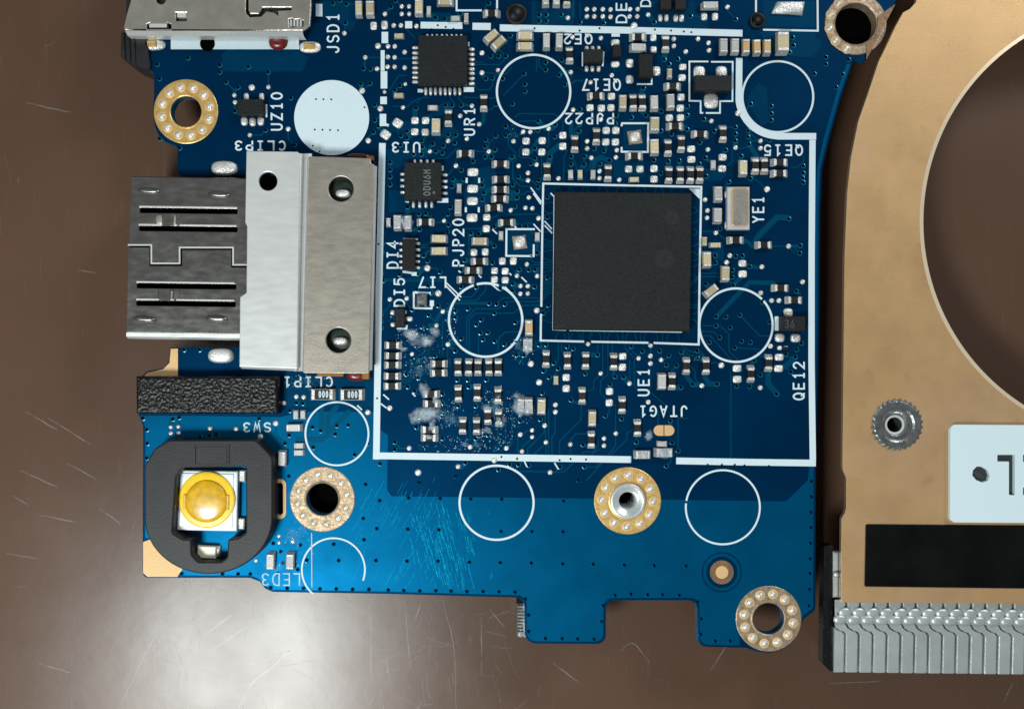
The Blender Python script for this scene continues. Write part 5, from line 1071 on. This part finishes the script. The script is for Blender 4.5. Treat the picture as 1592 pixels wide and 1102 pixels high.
def residue(x, y, rx, ry, h, seed, thick=.35):
    n, k = 28, 9; verts = [(0, 0, h)]; th = [thick]; faces = []
    for j in range(1, k + 1):
        t = j / k
        for i in range(n):
            a = 2 * math.pi * i / n
            w = 1 + .38 * noise.noise(Vector((math.cos(a) * 1.6, math.sin(a) * 1.6, seed)))+ .2 * noise.noise(Vector((math.cos(a) * 5, math.sin(a) * 5, seed + 4)))
            z = h * (1 - t * t) * (1 + .9 * noise.noise(Vector((t * rx * math.cos(a) * .12, t * ry * math.sin(a) * .12, seed + 9)))) + .004 * (1 - t)
            verts.append((t * rx * w * math.cos(a) * S, t * ry * w * math.sin(a) * S, max(z, .0002 if t == 1 else .0072))); th.append(thick * (1 - t ** 2.2) - (.12 if thick > .2 else .3) * t)
    for i in range(n): faces.append([0, 1 + i, 1 + (i + 1) % n])
    for j in range(k - 1):
        for i in range(n):
            a = 1 + j * n + i; b_ = 1 + j * n + (i + 1) % n; faces.append([a, a + n, b_ + n, b_])
    me = bpy.data.meshes.new('flux_residue'); me.from_pydata(verts, [], faces); me.materials.append(MATS['flux' if thick > .2 else 'flux_film'])
    me.attributes.new('thick', 'FLOAT', 'POINT').data.foreach_set('value', th)
    me.polygons.foreach_set('use_smooth', [True] * len(faces))
    inst('flux_residue', me, board, x, y)
for i, q in enumerate([(655, 528, 34, 17, .02, .30), (638, 520, 16, 10, .05, .55), (664, 531, 13, 9, .05, .55), (676, 516, 11, 10, .03, .45), (628, 542, 9, 6, .04, .4), (660, 605, 13, 14, .075, .5), (665, 642, 26, 15, .075, .65), (645, 648, 14, 13, .05, .5), (672, 660, 9, 16, .07, .45), (668, 679, 14, 8, .06, .45), (678, 622, 9, 14, .06, .4),
        (652, 572, 30, 22, .008, .08), (702, 650, 28, 24, .008, .10), (772, 640, 26, 34, .01, .14), (758, 635, 10, 10, .06, .5), (776, 652, 12, 18, .055, .45), (757, 670, 14, 12, .02, .25), (742, 668, 9, 8, .05, .35), (774, 618, 8, 12, .05, .35), (810, 632, 16, 20, .075, .55), (822, 640, 10, 14, .06, .35), (803, 615, 10, 8, .04, .4), (820, 535, 11, 16, .07, .5), (806, 535, 12, 22, .008, .12),
        (626, 347, 14, 15, .06, .55), (636, 346, 9, 12, .05, .4), (1008, 676, 9, 12, .03, .45), (998, 706, 14, 8, .07, .35), (1031, 704, 16, 11, .07, .55), (1030, 688, 9, 5, .06, .3), (658, 466, 8, 7, .05, .35), (626, 498, 12, 14, .01, .15), (742, 692, 20, 8, .008, .12), (725, 690, 10, 6, .02, .3), (460, 830, 26, 30, .006, .10), (455, 780, 14, 40, .006, .02), (430, 880, 30, 14, .006, .1), (480, 592, 32, 12, .008, .1), (668, 572, 14, 10, .02, .2)]):
    residue(*q[:4], q[4] * .62, i * 3.7 + 1, q[5])

# crumbs of dried flux scattered round the rework, and scuffs rubbed into the mask
rc = random.Random(21); cb = MB()
for cx_, cy_, rx, ry, n_ in ((650, 535, 42, 30, 120), (655, 575, 30, 20, 60), (690, 645, 34, 26, 110), (690, 690, 50, 14, 60), (770, 650, 34, 52, 190), (755, 690, 40, 14, 60), (810, 640, 24, 26, 60), (812, 545, 20, 22, 40), (480, 595, 40, 14, 50), (300, 905, 40, 4, 20), (460, 850, 28, 40, 40), (700, 500, 10, 30, 30), (1090, 560, 14, 6, 12), (620, 495, 14, 18, 30), (800, 205, 14, 10, 14)):
    for _ in range(n_):
        a = rc.uniform(0, 6.283); r = math.sqrt(rc.random()); x, y = XY(cx_ + rx * r * math.cos(a), cy_ + ry * r * math.sin(a))
        s_ = S * rc.uniform(.35, 1.25); t0 = rc.uniform(0, 6.283); k = rc.choice((3, 4, 5)); z = Z_SILK + .002
        ring = [(x + s_ * rc.uniform(.6, 1.2) * math.cos(t0 + 6.283 * j / k), y + s_ * rc.uniform(.6, 1.2) * math.sin(t0 + 6.283 * j / k), z) for j in range(k)]
        top = (x, y, z + s_ * .8); mi = 0 if rc.random() < .5 else 1
        for j in range(k): cb.face([ring[j], ring[(j + 1) % k], top], mi)
mat('crumb_white', (0.66, 0.76, 0.80), 0, 0.3); mat('crumb_blue', (0.08, 0.42, 0.62), 0, 0.25)
cr = cb.build('flux_crumb', ['crumb_white', 'crumb_blue'], board, flat=True); cr['kind'] = 'stuff'
sf = MB()
for _ in range(150):
    t = rc.random(); y0 = rc.uniform(780, 905); x0 = 655 + (y0 - 780) * .28 + rc.gauss(18, 26); L_ = rc.uniform(8, 34)
    if x0 < 615 or y0 + L_ > 918: continue
    sf.ribbon([XY(x0, y0), XY(x0 + L_ * .12, y0 + L_ * .5), XY(x0 + L_ * .26, y0 + L_)], S * rc.uniform(.4, 1.2), Z_POUR + .0006 + rc.random() * .0006, caps=False)
for _ in range(60):
    y0 = rc.uniform(740, 900); x0 = rc.uniform(560, 680); L_ = rc.uniform(8, 40)
    sf.ribbon([XY(x0, y0), XY(x0 - L_ * .25, y0 + L_ * .5), XY(x0 - L_ * .55, min(y0 + L_, 918))], S * rc.uniform(.3, .7), Z_POUR + .0006 + rc.random() * .0006, caps=False)
so_ = sf.build('scuff_mark', 'mask_scuffed', board, flat=True); so_['kind'] = 'stuff'

# ---------------------------------------------------------------- the heat sink
sink = empty('heat_sink', (0, 0, 0))
sink['label'] = 'copper heat sink with a round fan opening and grey cooling fins beside the blue board'
sink['category'] = 'heat sink'
ZH = 0.12
pl_out = [(1436, -260), (1430, -30), (1424, 4), (1415, 14), (1404, 20), (1392, 42), (1378, 72), (1366, 96), (1350, 144), (1334, 190), (1323, 245), (1317, 300), (1313, 400), (1311.5, 560), (1310, 724), (1311, 731), (1316, 742), (1316, 788), (1314, 796), (1308.5, 806), (1308, 936), (2260, 944), (2260, -260)]
cop = plate('copper_plate', pl_out, [circ(1772, 345, 338, 140), circ(1394, 660, 30, 40)], ZH - .045, ZH, ['copper_plate', 'copper_wall'], sink, bevel=.0012)
b = MB(); X, Y = XY(1772, 345, ZH)
b.annulus(X, Y, 337 * S * .983, 342.5 * S * .983, ZH + .0006, 160, zi=ZH + .006); b.build('rim_highlight', 'copper_edge_lit', sink, flat=True)  # pale ring painted as the highlight on the bevelled edge
# press-in nut
b = MB(); n = 56; nx_, ny_ = XY(1394, 660, ZH)
def gear(r0, r1, z): return [((r1 if i % 2 else r0) * S * math.cos(2 * math.pi * i / n), (r1 if i % 2 else r0) * S * math.sin(2 * math.pi * i / n), z) for i in range(n)]
def rnd(r, z, dx=0, dy=0): return [(dx + r * S * math.cos(2 * math.pi * i / n), dy + r * S * math.sin(2 * math.pi * i / n), z) for i in range(n)]
b.loft([gear(36.5, 40, ZH - .03), gear(36.5, 40, ZH + .008), rnd(34.5, ZH + .014), rnd(27, ZH + .012), rnd(24, ZH + .004), rnd(20, ZH + .006), rnd(17.5, ZH + .012, -.01), rnd(12.5, ZH + .004, -.02), rnd(11, ZH - .04, -.02), rnd(11, TABLE_Z + .05, -.02)], cap1=True)
nut = b.build('press_nut', 'dark_steel', sink); nut.location = (nx_, ny_, 0)
b = MB(); b.annulus(-.02, 0, 11.5 * S, 15 * S, ZH + .012, 32, zi=ZH + .009); put_child('thread_lip', b.flat_mesh('thread_lip', 'steel_bright'), nut)
# printed plastic label plate with cut-through figures
one = [(1551, 707), (1578, 707), (1578, 769.5), (1569, 769.5), (1569, 717.5), (1551, 717.5)]
thr = [(x + 4, y) for x, y in [(1587, 707), (1615, 707), (1615, 769.5), (1587, 769.5), (1587, 758), (1606, 758), (1606, 743), (1591, 743), (1591, 733), (1606, 733), (1606, 718), (1587, 718)]]
hole = [(1513, 731), (1519, 725), (1527, 725.5), (1536, 731), (1539, 739), (1536, 747), (1528, 750), (1518, 746), (1512, 739)]
lp = plate('label_plate', fillet([(1477.5, 660, 8), (1900, 663, 8), (1900, 815, 8), (1477.5, 812, 8)]), [one, thr, hole], ZH + .001, ZH + .04, 'label_plastic', sink, bevel=.004)
lp['label'] = 'white plastic plate with cut-out figures'
b = MB(); b.box(*XY(1500, 780, ZH), ZH + .0005, *XY(1630, 700, ZH), ZH + .004); b.build('cutout_shade', 'recess_shade', lp)  # dark sheet stands in for shade inside the cut-out figures
# black tape
tp = plate('black_tape', fillet([(1346, 814.5, 3), (2200, 822, 3), (2200, 922, 3), (1344, 911.5, 3)]), [], ZH + .001, ZH + .007, 'tape_black', sink, bevel=.002)
# fins: folded sheets side by side
ZF = ZH - .05
def fin_mesh():
    b = MB(); p = 21.6; g = 2.6
    ys = [932, 942, 946, 949, 953, 960, 967, 970, 976, 980, 982, 987, 1046]
    sx = [19.8, 19.8, 16, 9.5, 7, 9, 15, 19.8, 23, 29, 36, 39.5, 39.7]
    zz = [ZF, ZF, ZF + .001, ZF + .003, ZF + .005, ZF + .006, ZF + .004, ZF + .001, ZF - .003, ZF - .004, ZF - .004, ZF - .004, ZF - .018]
    sx = [s - p for s in sx]
    rows = []
    for y, s, z in zip(ys, sx, zz):
        a = XY(1297 + s + g / 2 - p * .0, y, ZF); c = XY(1297 + s + p - g / 2, y, ZF); e = XY(1297 + s + p - g / 2 - 2.2, y, ZF)
        rows.append([(a[0], a[1], z - .05), (a[0], a[1], z - .006), (a[0] + .006, a[1], z), (e[0], e[1], z), (c[0], c[1], z - .010), (c[0], c[1], z - .05)])
    b.loft(rows, closed=False, cap1=False)
    last = rows[-1]; b.face(last)
    x0 = XY(1297 + 18 + g / 2, 1045.5, ZF); x1 = XY(1297 + 18 + g / 2 + 3, 990, ZF)
    b.box(x0[0], x0[1], ZF - .14, x1[0], x1[1], ZF - .03)
    me = b.mesh('fin', 'aluminium'); return me
FIN = fin_mesh()
def dimple_mesh():
    b = MB(); b.dome(21 * S, 15 * S, 3.6 * S, 2.4, 14, flat=.62); return b.mesh('dimple', 'aluminium', smooth=True)
DIM = dimple_mesh(); step = 21.6 * S * (CAM_H - ZF) / CAM_H
def trimmed_fin(i):
    """the outermost fins are cut off flush with the end of the stack"""
    me = FIN.copy(); lim = XY(1297.5, 940, ZF)[0] - i * step
    for v in me.vertices: v.co.x = max(v.co.x, lim)
    return me
for i in range(-1, 23):
    o = bpy.data.objects.new('fin', trimmed_fin(i) if i < 1 else FIN); link(o, sink); o.location = (i * step, -i * .0012, rr.uniform(-.003, .003))
    o.rotation_euler = (0, 0, 0)
    for px, py in ((1306, 962.5), (1313.5, 951)):
        if i < 0: continue
        put_child('dimple', DIM, o, (*XY(px, py, ZF), ZF + .001))
b = MB(); b.box(*XY(1312, 1040, ZF), TABLE_Z + .001, *XY(1790, 934, ZF), ZF - .09); b.build('fin_core', 'hole_shade', sink)  # black filler, painted as the shade between the fins
b = MB(); b.prism([XY(x, y, ZF) for x, y in fillet([(1283, 850, 3), (1297, 848, 2), (1298, 1046, 2), (1290, 1043, 6), (1281, 1032, 6)])], ZF - .13, ZF - .03)
b.build('end_foam', 'foam', sink)
b = MB(); b.box(*XY(1297, 930, ZF), ZF - .09, *XY(1307, 858, ZF), ZF - .02, ch=.01); b.build('end_fin', 'aluminium', sink)
b = MB(); b.dome(9 * S, 11 * S, .02, 2.2); q = b.build('end_rivet', 'aluminium', sink, smooth=True); q.location = (*XY(1301, 893, ZF), ZF - .02)
# black duct under the plate
b = MB(); n = 64
ang = [math.radians(100 + 160 * i / n) for i in range(n + 1)]
c0 = XY(1772, 345, ZH - .06)
inn = [(c0[0] + 352 * S * math.cos(a), c0[1] + 352 * S * math.sin(a)) for a in ang]; outr = [(c0[0] + 362 * S * math.cos(a), c0[1] + 362 * S * math.sin(a)) for a in ang]
for q0, z0_, z1_ in ((0, TABLE_Z, ZH - .05),):
    b.loft([[(x, y, z0_) for x, y in inn], [(x, y, z1_) for x, y in inn]], closed=False, cap1=False)
    b.loft([[(x, y, z0_) for x, y in outr], [(x, y, z1_) for x, y in outr]], closed=False, cap1=False)
b.build('fan_duct', 'black_plastic', sink)
